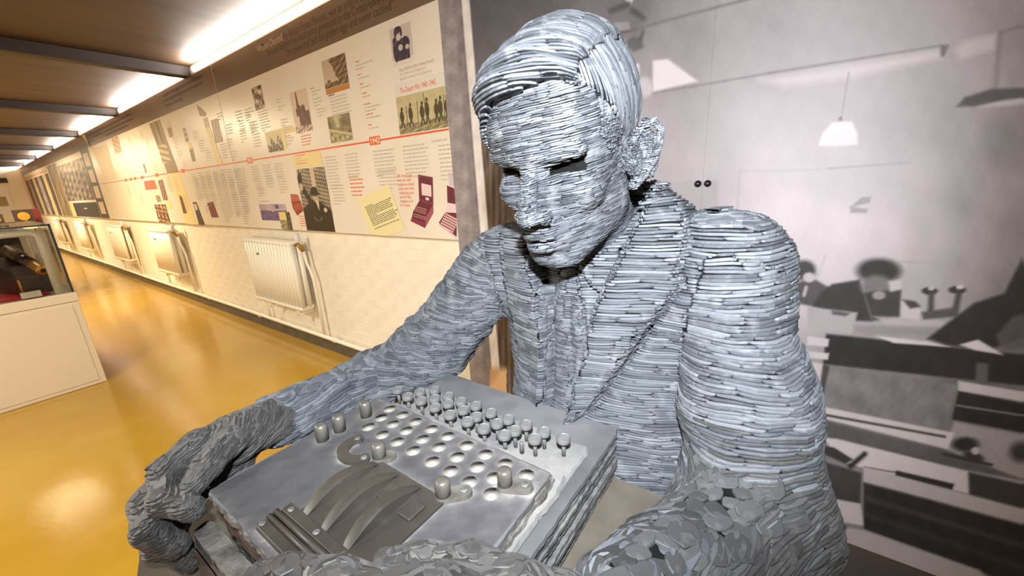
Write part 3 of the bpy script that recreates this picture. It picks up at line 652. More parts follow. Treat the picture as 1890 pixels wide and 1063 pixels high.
mb = MB(); mb.tube([(XC0 - .06, .300, -.188), (X1 + .10, .300, -.188)], .018, 10); mb.build('frame_tube', m_tube, case, True)
mb = MB(); mb.tube([(XC0 - .55, .315, -.604), (XC0 - .55, .315, -.19)], .018, 10); mb.build('frame_tube', m_tube, case, True)
# things on show inside the case
m_red = mat('red_cloth', lin(206, 30, 28), .8, var=(30, lin(180, 22, 24), 3)); m_gold = mat('old_gold', lin(206, 150, 52), .38, .55); m_black = mat('black_box', lin(48, 26, 30), .35)
mb = MB(); n = 14
pts = [(XC0 - .74 + .68 * i / n, -.62 + .90 * j / n, -.600 + .004 * math.sin(i * 1.7 + j * 1.1) + .003) for i in range(n + 1) for j in range(n + 1)]
mb.add(pts, [(i * (n + 1) + j, (i + 1) * (n + 1) + j, (i + 1) * (n + 1) + j + 1, i * (n + 1) + j + 1) for i in range(n) for j in range(n)])
o = mb.build('red_cloth', m_red, None, True); tag(o, 'red cloth spread on the floor of the glass case', 'cloth')
sol = o.modifiers.new('s', 'SOLIDIFY'); sol.thickness = .003
tele = thing('brass_telescope', 'brass telescope tube resting on the dark wedge box inside the glass case', 'telescope', (-4.35, .2, -.50))
a, b = Vector(at(80, 499, x=-4.20)), Vector(at(14, 462, x=-4.56)); d = (b - a)
mb = MB(); mb.tube([a, a + d * .03, a + d * .05, a + d * .34], [.036, .036, .031, .031], 18); mb.build('brass_end', m_gold, tele, True)
mb = MB(); mb.tube([a - d * .004, a + d * .001], [.015, .015], 12); mb.build('eyepiece', mat('eye_dark', lin(26, 20, 14), .3), tele, True)
mb = MB(); mb.tube([a + d * .32, a + d * .64], [.036, .036], 18); mb.build('dark_sleeve', m_black, tele, True)
mb = MB(); mb.tube([a + d * .62, a + d * .64, a + d], [.038, .041, .041], 18); mb.build('brass_barrel', mat('dull_brass', lin(116, 92, 52), .5, .5, var=(60, lin(70, 56, 36), 4)), tele, True)
bx = thing('wedge_box', 'dark wedge shaped wooden box under the brass telescope', 'box', (-4.38, .16, -.60))
n_ = Vector((d.y, -d.x, 0)).normalized() * .085; l1, l2 = a + d * .12, a + d * 1.0
V = []
for p in (l1, l2):
    for s_ in (-1.35, .75): V += [(p.x + n_.x * s_, p.y + n_.y * s_, -.596), (p.x + n_.x * s_, p.y + n_.y * s_, p.z - .043)]
mb = MB(); mb.add(V, [(0, 2, 3, 1), (4, 5, 7, 6), (0, 1, 5, 4), (2, 6, 7, 3), (1, 3, 7, 5), (0, 4, 6, 2)]); mb.build('box_body', m_black, bx)
p = l1 - n_ * 1.35; q = l2 - n_ * 1.35
mb = MB(); mb.tube([(p.x, p.y, -.58), (p.x, p.y, l1.z - .06)], .006, 8); mb.build('corner_fitting', m_gold, bx, True)
MB().box((X1 + .03, -1.05, -.603), (X1 + .05, .34, -.20)).build('back_panel', mat('case_back', lin(72, 58, 36), .6, var=(3, lin(52, 40, 26), 3)), case)
mb = MB(); mb.lathe((-4.20, -.50, -.594), [(.03, 0), (.045, .01), (.045, .06), (.03, .075), (.03, .10), (.001, .105)], 18); mb.build('gilt_pot', m_gold, None, True); tag(bpy.data.objects['gilt_pot'], 'small gilt pot at the left edge inside the glass case', 'pot')
for lo, hi, lb in (((-4.115, .145, -.598), (-4.07, .235, -.560), 'small white label block beside the telescope end'), ((-4.15, -.16, -.598), (-4.075, .015, -.585), 'flat white caption card on red cloth near the glass')):
    MB().box(lo, hi, .003).build('label_card', m_case, None); o = [q for q in bpy.data.objects if q.name.startswith('label_card')][-1]; tag(o, lb, 'card')
# ------------------------------------------------------------------ far end of the hut
tbl = thing('side_table', 'white table behind the glass case holding boxed discs', 'table', (-8.3, .1, FL))
MB().box((-8.7, -1.4, -.30), (-7.9, .72, -.262), .005).build('table_top', m_case, tbl)
for x in (-8.62, -7.98):
    for y in (-1.3, .62): MB().box((x - .03, y - .03, FL), (x + .03, y + .03, -.30)).build('leg', m_case, tbl)
for y, sz, lb in ((.56, .17, 'dark open box with a gold disc, nearer the wall'), (.33, .13, 'small black box with a gold disc, further left')):
    b = thing('disc_box', lb, 'box', (-8, y, -.262), 'boxed gold discs on the side table')
    MB().box((-8.10, y - sz / 2, -.262), (-7.96, y + sz / 2, -.25 + .02), .003).build('base', m_black, b)
    mb = MB(); mb.box((-8.12, y - sz / 2, -.23), (-8.10, y + sz / 2, -.10 + (sz - .13)), .003); mb.build('lid', mat('box_wood', lin(50, 34, 22), .5), b)
    mb = MB(); mb.lathe((-8.10, y, -.165 + (sz - .13) / 2), [(.001, .004), (sz * .28, .004), (sz * .31, .012), (.001, .014)], 24, 'x'); mb.build('disc', m_gold, b)
mb = MB(); mb.box((-8.5, .60, -.262), (-8.25, .72, -.06), .004); mb.build('red_folder', mat('red_board', lin(104, 24, 30), .5)); tag(bpy.data.objects['red_folder'], 'dark red upright folder behind the gold disc boxes', 'folder')
pst = thing('wall_poster', 'pale end wall poster board with grey pictures', 'poster', (XL + .02, .3, -.3))
MB().box((XL + .002, -1.2, -.32), (XL + .03, 1.25, .62), .003).build('sheet', mat('poster_white', lin(232, 222, 208), .5), pst)
MB().box((XL + .002, -1.2, .66), (XL + .05, 1.3, .80), .003).build('rail', m_beam, pst)
MB().box((XL + .03, .55, -.02), (XL + .034, 1.15, .26)).build('photograph', mat('poster_olive', lin(158, 138, 96), .5), pst); MB().box((XL + .03, .1, -.02), (XL + .034, .53, .30)).build('photograph', mat('poster_grey', lin(96, 90, 84), .5, var=(8, lin(170, 160, 150), 4)), pst); MB().box((XL + .03, .3, .30), (XL + .034, 1.0, .40)).build('photograph', mat('poster_grey'  , lin(96), .5), pst)
# ------------------------------------------------------------------ table and cipher machine
m_mach = mat('machine_slate', lin(64, 63, 65), .6, var=[(5, lin(90, 90, 92), 5), (22, lin(56, 56, 58), 6, (.5, .8), .6)], bump=(200, .15, .001))
m_edge = mat('broken_slate', lin(96, 93, 88), .7, var=[(45, lin(58, 53, 48), 6), (16, lin(141, 138, 131), 5, (.55, .75), .7)], bump=(90, .8, .004))
m_layer = mat('layer_slate', lin(86, 86, 86), .6, var=[(90, lin(61, 60, 59), 6), (14, lin(120, 118, 114), 5, (.55, .8), .6)], bump=(200, .3, .002))
m_cover = mat('cover_slate', lin(46, 42, 37), .46, var=[(12, lin(36, 33, 29), 4), (60, lin(66, 62, 56), 5, (.55, .85), .5)], spec=.6)
m_key = mat('key_slate', lin(90, 90, 90), .42, var=(80, lin(69, 69, 69), 4)); m_deck = mat('dusty_slate', lin(104, 102, 99), .8, var=[(18, lin(80, 80, 82), 5), (70, lin(120, 118, 115), 4, (.5, .8), .6)])
m_peg = mat('peg_slate', lin(64, 61, 56), .35, var=(60, lin(83, 80, 75), 4)); m_dish = mat('dish_dust', lin(106, 103, 98), .8, var=(60, lin(120, 117, 112), 4))
def rough_rect(x0, x1, y0, y1, j, step=.008, sides='lrfb', r=.004):
    """outline with chipped edges"""
    P = []
    def seg(a, b, on):
        n = max(2, int(math.dist(a, b) / step)); nx_, ny_ = (b[1] - a[1]), -(b[0] - a[0]); L = math.hypot(nx_, ny_); q = 0
        for k in range(n):
            t_ = (k + (.0 if k else .02)) / n; q = q * .4 + rnd.uniform(-j, j) * (1 if on else .1); P.append((a[0] + (b[0] - a[0]) * t_ + nx_ / L * q, a[1] + (b[1] - a[1]) * t_ + ny_ / L * q))
    seg((x0 + r, y0), (x1 - r, y0), 'f' in sides); seg((x1, y0 + r), (x1, y1 - r), 'r' in sides); seg((x1 - r, y1), (x0 + r, y1), 'b' in sides); seg((x0, y1 - r), (x0, y0 + r), 'l' in sides)
    return P
def slab(mb, x0, x1, y0, y1, z0, z1, j, dx=0, dy=0, step=.008):
    P = rough_rect(x0, x1, y0, y1, j, step); cx, cy = (x0 + x1) / 2, (y0 + y1) / 2
    T = [(p[0] - math.copysign(dx, p[0] - cx) + rnd.uniform(-j, j) * .35, p[1] - math.copysign(dy, p[1] - cy) + rnd.uniform(-j, j) * .35) for p in P]
    return mb.prism(P, z0, z1, T)
# round table slab
OUT = np.array([(-.612, .20), (-.613, .10), (-.610, .055), (-.598, .037), (-.563, .025), (-.50, .005), (-.42, -.03), (-.30, -.06), (-.15, -.06), (0, -.03), (.09, .05), (.115, .20), (.10, .35), (.06, .44), (-.56, .44), (-.60, .33)])
def disc_outline(j, g=0):
    P = []; n = len(OUT); c = np.array([-.26, .20])
    for i in range(n):
        for t_ in (0, .25, .5, .75):
            p = OUT[i] * (1 - t_) + OUT[(i + 1) % n] * t_; e = p - c; L = np.linalg.norm(e); P.append(tuple(c + e / L * (L + g + rnd.uniform(-j, j))))
    return P
table = thing('table', 'round dark slate table slab carrying the cipher machine', 'table', (-.27, .21, -1.288))
m_table = mat('table_slate', lin(84, 77, 68), .4, var=[(6, lin(70, 64, 56), 4), (30, lin(98, 92, 84), 4, (.5, .8), .5)])
MB().prism(disc_outline(.0025, .0), -.412, -.400, disc_outline(.0025, -.003)).build('table_top', m_table, table)
for k in range(3): MB().prism(disc_outline(.005, -.003 - k * .003), -.412 - (k + 1) * .009, -.4125 - k * .009).build('table_layer', m_table, table)
mb = MB(); mb.lathe((-.27, .20, -1.287), [(.11, 0), (.11, .03), (.09, .06), (.09, .6), (.12, .79), (.24, .845)], 28); mb.build('pedestal', m_table, table)
pedo = [c for c in table.children if c.name.startswith('pedestal')][0]
# small slab of table surface to the right of the machine is part of the same top
mach = thing('cipher_machine', 'slate copy of a keyed cipher machine under the statue hands', 'cipher machine', (-.32, .27, -.40))
nl = 11
for k in range(nl):
    z0 = -.3995 + k * .0061
    slab(MB(), -.470 + rnd.uniform(-.003, .003), -.157 + rnd.uniform(-.0055, .0015), .095, .4455, z0, z0 + .0050, .0006, 0, 0, .004).build('slab', m_layer, mach)
Z1 = -.3995 + nl * .0061
slab(MB(), -.470, -.1565, .095, .446, Z1, Z1 + .0045, .0008, .001, .001).build('base_slab', m_mach, mach)
Zd = Z1 + .0045                                             # deck level
slab(MB(), -.468, -.172, .092, .388, Zd, Zd + .003, .0009, .002, .002).build('key_deck', m_deck, mach)
slab(MB(), -.474, -.170, .091, .326, Zd + .003, Zd + .0085, .0018, .002, .003).build('step_slab', m_deck, mach)
for k in range(2): slab(MB(), -.478, -.176 - .002 * k, .088, .312 - .003 * k, Zd + .0086 + k * .0052, Zd + .0132 + k * .0052, .0018, .001, .002).build('slab', m_edge, mach)
Zp = -.306
# top plate with sunk lamp windows
plate_poly = rough_rect(-.481, -.1785, .0875, .3055, .0014)
LAMPS = [(-.4382, .2936), (-.4304, .2738), (-.410, .2934), (-.4277, .2512), (-.4042, .2723), (-.382, .2922), (-.3972, .2505), (-.3771, .2723), (-.3515, .2920), (-.3691, .2512), (-.3453, .2715), (-.3223, .2922), (-.3386, .2505), (-.3167, .2715), (-.2900, .2910), (-.3049, .2490), (-.2855, .2700), (-.2604, .2905), (-.2765, .2490), (-.2553, .2697), (-.2315, .2898), (-.2479, .2478), (-.2290, .2665), (-.2020, .2880), (-.2178, .2472)]
mb = MB().prism(plate_poly, Zp - .0062, Zp); plate = mb.build('top_plate', m_mach, mach)
cut = MB()
for x, y in LAMPS: cut.lathe((x, y, Zp - .0045), [(.0060, 0), (.0092, .0075)], 20)
cuto = cut.build('cutter', m_dish, None)
md = plate.modifiers.new('b', 'BOOLEAN'); md.object = cuto; md.operation = 'DIFFERENCE'; md.solver = 'EXACT'
cuto.location = cuto.location
dg = bpy.context.evaluated_depsgraph_get(); me2 = bpy.data.meshes.new_from_object(plate.evaluated_get(dg)); plate.modifiers.clear(); plate.data = me2; plate.data.name = 'top_plate'
bpy.data.objects.remove(cuto)
for x, y in LAMPS:
    MB().lathe((x, y, Zp - .0046), [(.0001, .0002), (.0045, .0004), (.0066, .0018), (.0083, .0042), (.0088, .0048)], 18).build('lamp_window', m_dish, mach, True)
# pale dust lying on the plate: thickest round the fittings, in the key row edge and along the rim
def dust_film():
    st = .0016; xs = np.arange(-.4795, -.1800, st); ys = np.arange(.0890, .3045, st); X, Y = np.meshgrid(xs, ys); x, y = X.ravel(), Y.ravel()
    d = np.full(x.shape, 1.0)
    for a in LAMPS: d = np.minimum(d, np.abs(np.hypot(x - a[0], y - a[1]) - .0092) * 1.6 + .003)
    for a in ((-.4530, .2660), (-.4545, .2270), (-.4556, .2040)): d = np.minimum(d, np.maximum(np.hypot(x - a[0], y - a[1]) - .0078, 0) + .001)
    for a, b_ in (((-.3603, .2190), (-.3530, .2260)), ((-.2557, .2175), (-.2413, .2325)), ((-.2113, .2620), (-.1925, .2712))):
        e = np.array(b_) - a; t_ = np.clip(((x - a[0]) * e[0] + (y - a[1]) * e[1]) / (e @ e), 0, 1); d = np.minimum(d, np.maximum(np.hypot(x - a[0] - t_ * e[0], y - a[1] - t_ * e[1]) - .009, 0))
    d = np.minimum(d, np.maximum(sdpoly([(-.3625, .2165), (-.3645, .118), (-.3800, .117), (-.3790, .094), (-.250, .094), (-.2495, .2150)], x, y), 0) * .9)
    hd = np.hypot((x - cx_) / .0285, (y - cy_) / .0250); an = np.arctan2((y - cy_) / .025, (x - cx_) / .0285) % (2 * np.pi); on = (an > A0) & (an < A1)
    d = np.minimum(d, np.where(on, np.minimum(np.abs(hd - 1) * .027, np.abs(hd - .5) * .027), 1))
    k = np.exp(-d / .0038) * .95
    k = k + .55 * np.exp(-np.abs(.3050 - y) / .005) + .35 * np.exp(-np.abs(x + .1785) / .006) + .5 * np.exp(-np.abs(y - .0875) / .006) * (x < -.36) * (fbm(x / .05, y / .05, 9, 4) > -.3)
    k = k + .30 * np.clip((y - .235) / .03, 0, 1) * (.6 + .5 * fbm(x / .1, y / .1, 9, 8)) + .22 * np.clip((x + .25) / .05, 0, 1) * (.5 + fbm(x / .08, y / .08, 7, 5))
    k = np.clip(k * .72 * (.8 + .35 * fbm(x / .03, y / .03, 9, 6)), 0, 1)[:, None]
    base = np.array([55, 54, 56.]) * (1 + .10 * fbm((x + y) / .30, (x - y) / .02, 12, 3) * .5 + .07 * fbm(x / .06, y / .06, 9, 7))[:, None]
    C = base * (1 - k) + np.array([126, 123, 118.]) * k
    ny, nx = X.shape; I = np.arange(nx * ny).reshape(ny, nx); Q = np.stack([I[:-1, :-1], I[:-1, 1:], I[1:, 1:], I[1:, :-1]], -1).reshape(-1, 4)
    cx = x[Q].mean(1); cy = y[Q].mean(1); ok = np.ones(len(Q), bool)
    for a in LAMPS: ok &= np.hypot(cx - a[0], cy - a[1]) > .0092
    return np.stack([x, y, np.full(x.shape, Zp + .00012)], 1), Q[ok], C
cx_, cy_ = -.3945, .2165; A0, A1 = math.radians(150), math.radians(335)
dV, dQ, dC = dust_film(); o = obj('dust_film', dV, dQ, mat('dusty_plate', (1, 1, 1), .62, attr='Col', bump=(400, .12, .0006), spec=.4), mach); setcol(o, dC)
# keys
KEYS = [(-.4644, .3303), (-.4355, .3250), (-.4092, .3273), (-.4145, .3593), (-.4292, .3434), (-.3962, .3417), (-.3838, .3568), (-.3788, .3258), (-.3479, .3235), (-.3697, .3423), (-.3571, .3556), (-.3398, .3411), (-.3170, .3242), (-.3319, .3582), (-.3141, .3382), (-.2891, .3234), (-.3028, .3551), (-.2811, .3402), (-.2589, .3263), (-.2740, .3551), (-.2530, .3400), (-.2476, .3573), (-.2233, .3394), (-.2208, .3566), (-.1940, .3572)]
ref = None
for x, y in KEYS:
    k_ = thing('key', None, None, (x, y, -.318)); k_.parent = mach; k_.location -= wloc(mach)
    if ref is None:
        ref = (MB().lathe((x, y, -.3055), [(.0074, 0), (.0084, .0012), (.0086, .0052), (.0078, .0072), (.0066, .0072), (.0060, .0066), (.0001, .0066)], 20).build('key_cap', m_key, k_, True), MB().lathe((x, y, -.3265), [(.0026, 0), (.0024, .022)], 10).build('key_stem', m_key, k_, True))
        smooth_by_angle(ref[0], 35)
    else:
        for q in ref: c = q.copy(); COL.objects.link(c); c.parent = k_
MB().lathe((-.2393, .3340, -.3235), [(.0030, 0), (.0026, .012), (.0018, .0145), (.0001, .0150)], 10).build('bare_stem', m_key, mach, True)
# thumb pegs, foot plates and screws
PEG = [(.0078, 0), (.0078, .018), (.0070, .0212), (.0045, .0226), (.0001, .0230)]
def screw(x, y, z, par, a=.5, r=.0042):
    mb = MB(); mb.lathe((x, y, z), [(r, 0), (r, .0010), (r * .8, .0016), (.0001, .0018)], 14); mb.build('screw', m_key, par, True)
    c, s = math.cos(a), math.sin(a); mb = MB(); q = [(x + c * i * r * .85 - s * j * .0006, y + s * i * r * .85 + c * j * .0006) for i, j in ((-1, -1), (1, -1), (1, 1), (-1, 1))]; mb.prism(q, z + .0012, z + .00205); mb.build('screw_slot', m_peg, par)
def link_plate(a, b, r, z, h, name, par):
    """rounded bar between two points"""
    a = np.array(a); b = np.array(b); d_ = math.atan2(b[1] - a[1], b[0] - a[0]); P = []
    for c, st in ((b, d_ - math.pi / 2), (a, d_ + math.pi / 2)):
        for k in range(9): t_ = st + math.pi * k / 8; P.append((c[0] + r * math.cos(t_), c[1] + r * math.sin(t_)))
    mb = MB(); mb.prism(P, z, z + h, [(p[0] * .96 + .04 * (a[0] + b[0]) / 2, p[1] * .96 + .04 * (a[1] + b[1]) / 2) for p in P]); return mb.build(name, m_peg, par)
for (x, y), foot in (((-.4530, .2660), None), ((-.4545, .2270), None), ((-.4556, .2040), None), ((-.3603, .2190), (-.3530, .2260)), ((-.2557, .2175), (-.2413, .2325)), ((-.2113, .2620), (-.1925, .2712))):
    p = thing('peg', None, None, (x, y, Zp)); p.parent = mach; p.location -= wloc(mach)
    MB().lathe((x, y, Zp), PEG, 20).build('post', m_peg, p, True)
    if foot: link_plate((x, y), foot, .0088, Zp, .0050, 'foot_plate', p)
    if foot and foot[0] != -.3530: screw(foot[0], foot[1], Zp + .005, mach, .9)
# crescent plate
hk = []; cx_, cy_ = -.3945, .2165; A0, A1 = math.radians(150), math.radians(335)
arc_o = [(cx_ + .0285 * math.cos(a), cy_ + .0250 * math.sin(a)) for a in np.linspace(A0, A1, 18)]; arc_i = [(cx_ + (.0285 - .0135) * math.cos(a), cy_ + (.0250 - .0125) * math.sin(a)) for a in np.linspace(A1, A0, 18)]
cap = lambda a, s: [(cx_ + .0215 * math.cos(a) + .0072 * math.cos(t_), cy_ + .019 * math.sin(a) + .0066 * math.sin(t_)) for t_ in np.linspace(a, a + s * math.pi, 7)[1:-1]]
poly = arc_o + cap(A1, 1) + arc_i + cap(A0 + math.pi, 1)[::1] if False else arc_o + cap(A1, 1) + arc_i + [(cx_ + .0215 * math.cos(A0) + .0070 * math.cos(t_), cy_ + .019 * math.sin(A0) + .0065 * math.sin(t_)) for t_ in np.linspace(A0 - math.pi, A0, 7)[1:-1][::1]][::-1][::-1]
MB().prism(poly, Zp, Zp + .0045).build('crescent_plate', m_cover, mach)
for a in (A0, A1): screw(cx_ + .0218 * math.cos(a), cy_ + .019 * math.sin(a), Zp + .0035, mach, .4, .0038)
# rotor cover: dark plate, three arched ridges, three windows, hinge
MB().prism([(-.3625, .2165), (-.3645, .118), (-.3800, .117), (-.3790, .094), (-.250, .094), (-.2495, .2150)][::-1], Zp, Zp + .0032).build('rotor_cover', m_cover, mach)
for x, y0, y1 in ((-.354, .128, .211), (-.3205, .127, .212), (-.286, .128, .212)):
    mb = MB(); n_ = 22
    V = []; w_ = .0075
    for i in range(n_ + 1):
        t_ = i / n_; y = y0 + (y1 - y0) * t_; hh = .0112 * (math.sin(math.pi * t_) ** .85) + .0008; lean = -.006 * math.sin(math.pi * t_)
        ww = w_ * (.55 + .45 * math.sin(math.pi * t_) ** .5)
        for dx, z in ((-ww, 0), (-ww + lean, hh * .85), (-ww * .6 + lean, hh), (ww * .7 + lean, hh), (ww + lean * .9, hh * .9), (ww * .55, 0)): V.append((x + dx, y, Zp + .003 + z))
    mb.add(V, [(i * 6 + k, (i + 1) * 6 + k, (i + 1) * 6 + (k + 1) % 6, i * 6 + (k + 1) % 6) for i in range(n_) for k in range(6)] + [(5, 4, 3, 2, 1, 0), tuple(n_ * 6 + k for k in range(6))]); o = mb.build('rotor_ridge', m_cover, mach); smooth_by_angle(o, 50)
for x, y in ((-.3378, .189), (-.3040, .1892), (-.2672, .1865)): MB().box((x - .0085, y - .0105, Zp + .003), (x + .0085, y + .0105, Zp + .0068), .0012).build('rotor_window', m_cover, mach)
mb = MB(); mb.tube([(-.381, .1135, Zp + .0045), (-.262, .1135, Zp + .0045)], .0032, 10); mb.tube([(-.381, .1072, Zp + .0045), (-.262, .1072, Zp + .0045)], .0028, 10); mb.build('hinge_bar', m_cover, mach, True)
MB().box((-.379, .1175, Zp + .003), (-.262, .1275, Zp + .0052), .0006).build('hinge_leaf', m_cover, mach); MB().box((-.3805, .0945, Zp + .003), (-.262, .1035, Zp + .0052), .0006).build('hinge_leaf', m_cover, mach)
for x, y in ((-.369, .1225), (-.3755, .0990), (-.322, .1220), (-.280, .1222)): screw(x, y, Zp + .0052, mach, .3, .0032)
# chipped front edge and the lower front ledge
for k in range(5):
    z1_ = Zp - .0068 - k * .0088; MB().prism(rough_rect(-.476 + k * .0012, -.19, .0900 + k * .0006, .105, .0010), z1_ - .0078, z1_).build('slab', mat('brown_slate', lin(78, 62, 50), .6, var=(50, lin(52, 42, 36), 5)), mach)
slab(MB(), -.4805, -.19, .0862, .0955, Zp - .0066, Zp - .0006, .0014, .001, .001, .005).build('broken_edge', m_edge, mach)
slab(MB(), -.512, -.19, .0690, .0905, -.3995, -.361, .0010, .001, .001).build('front_ledge', m_edge, mach)
MB().prism(rough_rect(-.486, -.19, .0630, .0690, .0010), -.3995, -.366).build('slab', MATS['brown_slate'], mach)
# ------------------------------------------------------------------ the statue: implicit body, then stacked slates laid along its level lines
def ell(P, c, r, R=None):
    q = P - np.asarray(c); 
    if R is not None: q = q @ R
    r = np.asarray(r); k0 = np.linalg.norm(q / r, axis=1); k1 = np.linalg.norm(q / r ** 2, axis=1) + 1e-9
    return k0 * (k0 - 1) / k1
def cone(P, a, b, ra, rb):
    a = np.asarray(a, float); b = np.asarray(b, float); e = b - a
    h = np.clip((P - a) @ e / (e @ e), 0, 1)
    return np.linalg.norm(P - a - h[:, None] * e, axis=1) - (ra + (rb - ra) * h)
def smin(a, b, k):
    h = np.clip(.5 + .5 * (b - a) / k, 0, 1); return b + (a - b) * h - k * h * (1 - h)
def smax(a, b, k): return -smin(-a, -b, k)
def wav(P, s, seed=0):
    r = np.random.default_rng(seed); o = 0
    for i in range(4):
        k = r.normal(size=3) * s; o = o + np.sin(P @ k + r.uniform(0, 6.28))
    return o / 4

def surface_nets(f, lo, hi, h, B=4):
    """naive surface nets of f<0, evaluated only near the surface"""
    lo = np.asarray(lo, float); n = (np.ceil((np.asarray(hi) - lo) / (h * B)).astype(int) + 1)
    N = n * B + 1
    ci = np.stack(np.meshgrid(*[np.arange(k) for k in n], indexing='ij'), -1).reshape(-1, 3)
    dc = f(lo + (ci * B + B / 2) * h)
    act = ci[np.abs(dc) < h * B * 1.35]
    D = np.full(N, np.nan, np.float32)
    of = np.stack(np.meshgrid(*[np.arange(B + 1)] * 3, indexing='ij'), -1).reshape(-1, 3)
    idx = (act[:, None] * B + of[None]).reshape(-1, 3)
    flat = np.unique(np.ravel_multi_index(idx.T, N))
    pts = np.stack(np.unravel_index(flat, N), -1)
    D.reshape(-1)[flat] = f(lo + pts * h)
    cells = N - 1
    acc = np.zeros((cells.prod(), 3)); cnt = np.zeros(cells.prod(), np.int32)
    quads = []
    for ax in range(3):
        e = [0, 0, 0]; e[ax] = 1
        A = D[:N[0] - e[0], :N[1] - e[1], :N[2] - e[2]]; Bq = D[e[0]:, e[1]:, e[2]:]
        with np.errstate(invalid='ignore'): m = (A < 0) != (Bq < 0)
        m &= ~(np.isnan(A) | np.isnan(Bq))
        I = np.argwhere(m); a = A[m]; b = Bq[m]; t = a / (a - b)
        p = I.astype(float); p[:, ax] += t
        u, v = [(1, 2), (2, 0), (0, 1)][ax]
        ok = (I[:, u] > 0) & (I[:, v] > 0) & (I[:, u] < cells[u]) & (I[:, v] < cells[v])
        I = I[ok]; p = p[ok]; s = (a[ok] < 0)
        q = []
        for du, dv in ((0, 0), (-1, 0), (-1, -1), (0, -1)):
            J = I.copy(); J[:, u] += du; J[:, v] += dv
            fl = np.ravel_multi_index(J.T, cells); q.append(fl)
            np.add.at(acc, fl, p); np.add.at(cnt, fl, 1)
        q = np.stack(q, 1); q[~s] = q[~s][:, ::-1]; quads.append(q)
    Q = np.concatenate(quads); used, inv = np.unique(Q, return_inverse=True)
    V = lo + acc[used] / cnt[used][:, None] * h
    return V, inv.reshape(Q.shape)

def vnormals(V, Q):
    n = np.cross(V[Q[:, 2]] - V[Q[:, 0]], V[Q[:, 3]] - V[Q[:, 1]]); N = np.zeros_like(V)
    for k in range(4): np.add.at(N, Q[:, k], n)
    return N / (np.linalg.norm(N, axis=1)[:, None] + 1e-12)

def contours(V, Q, f, levels):
    """level lines of f: arrays of (position on edge i,j,t) chained"""
    T = np.concatenate([Q[:, [0, 1, 2]], Q[:, [0, 2, 3]]]); fT = f[T]; lo = fT.min(1); hi = fT.max(1)
    order = np.argsort(lo); lo_s = lo[order]
    span = np.percentile(hi - lo, 99.9) if len(lo) else 0
    for c in levels:
        i0, i1 = np.searchsorted(lo_s, [c - span, c]); cand = order[i0:i1]; cand = cand[hi[cand] > c]
        if not len(cand): continue
        nxt = {}
        t = T[cand]; ft = fT[cand] > c
        for tri, g in zip(t.tolist(), ft.tolist()):
            # orient: start edge -> end edge
            ks = [k for k in range(3) if g[k] != g[(k + 1) % 3]]
            if len(ks) != 2: continue
            a, b = ks
            ea = (tri[a], tri[(a + 1) % 3]); eb = (tri[b], tri[(b + 1) % 3])
            if g[a]: ea, eb, a, b = ea, eb, a, b
            else: ea, eb, a, b = eb, ea, b, a
            ea = ea if ea[0] < ea[1] else ea[::-1]; eb = eb if eb[0] < eb[1] else eb[::-1]
            nxt[ea] = eb
        starts = set(nxt) - set(nxt.values())
        seen = set()
        for s0 in list(starts) + list(nxt):
            if s0 in seen: continue
            ch = [s0]; seen.add(s0); e = nxt.get(s0); closed = False
            while e is not None:
                if e in seen: closed = (e == s0); break
                ch.append(e); seen.add(e); e = nxt.get(e)
            if len(ch) < 4: continue
            E = np.array(ch); fa = f[E[:, 0]]; fb = f[E[:, 1]]; tt = ((c - fa) / (fb - fa + 1e-15))[:, None]
            yield c, E, tt, closed

TONE = []
PROF = np.array([(-1., .49), (.80, .49), (.98, .36), (1.0, -.22), (.84, -.47), (-1., -.47)])   # (out, up) of a slate's rounded edge
ENDS = np.array([-.09, -.04, .05, .25, .5, .75, .95, 1.04, 1.09])
ENDP = np.array([-.35, .45, .85, .98, 1, .98, .85, .45, -.35])
ENDH = np.array([.22, .52, .85, 1, 1, 1, .85, .52, .22])

class Slates:
    """collects slates by zone name: every slate keeps its own vertices"""
    def __init__(s): s.items = {}
    def add(s, zone, V, Fc, tone, size, pos, nrm): s.items.setdefault(zone, []).append((V, Fc, tone, size, pos, nrm))
SL = Slates()
_nf = len(ENDS); _np_ = len(PROF)
STRIP = np.array([(i * _np_ + j, i * _np_ + j + 1, (i + 1) * _np_ + j + 1, (i + 1) * _np_ + j) for i in range(_nf - 1) for j in range(_np_ - 1)])

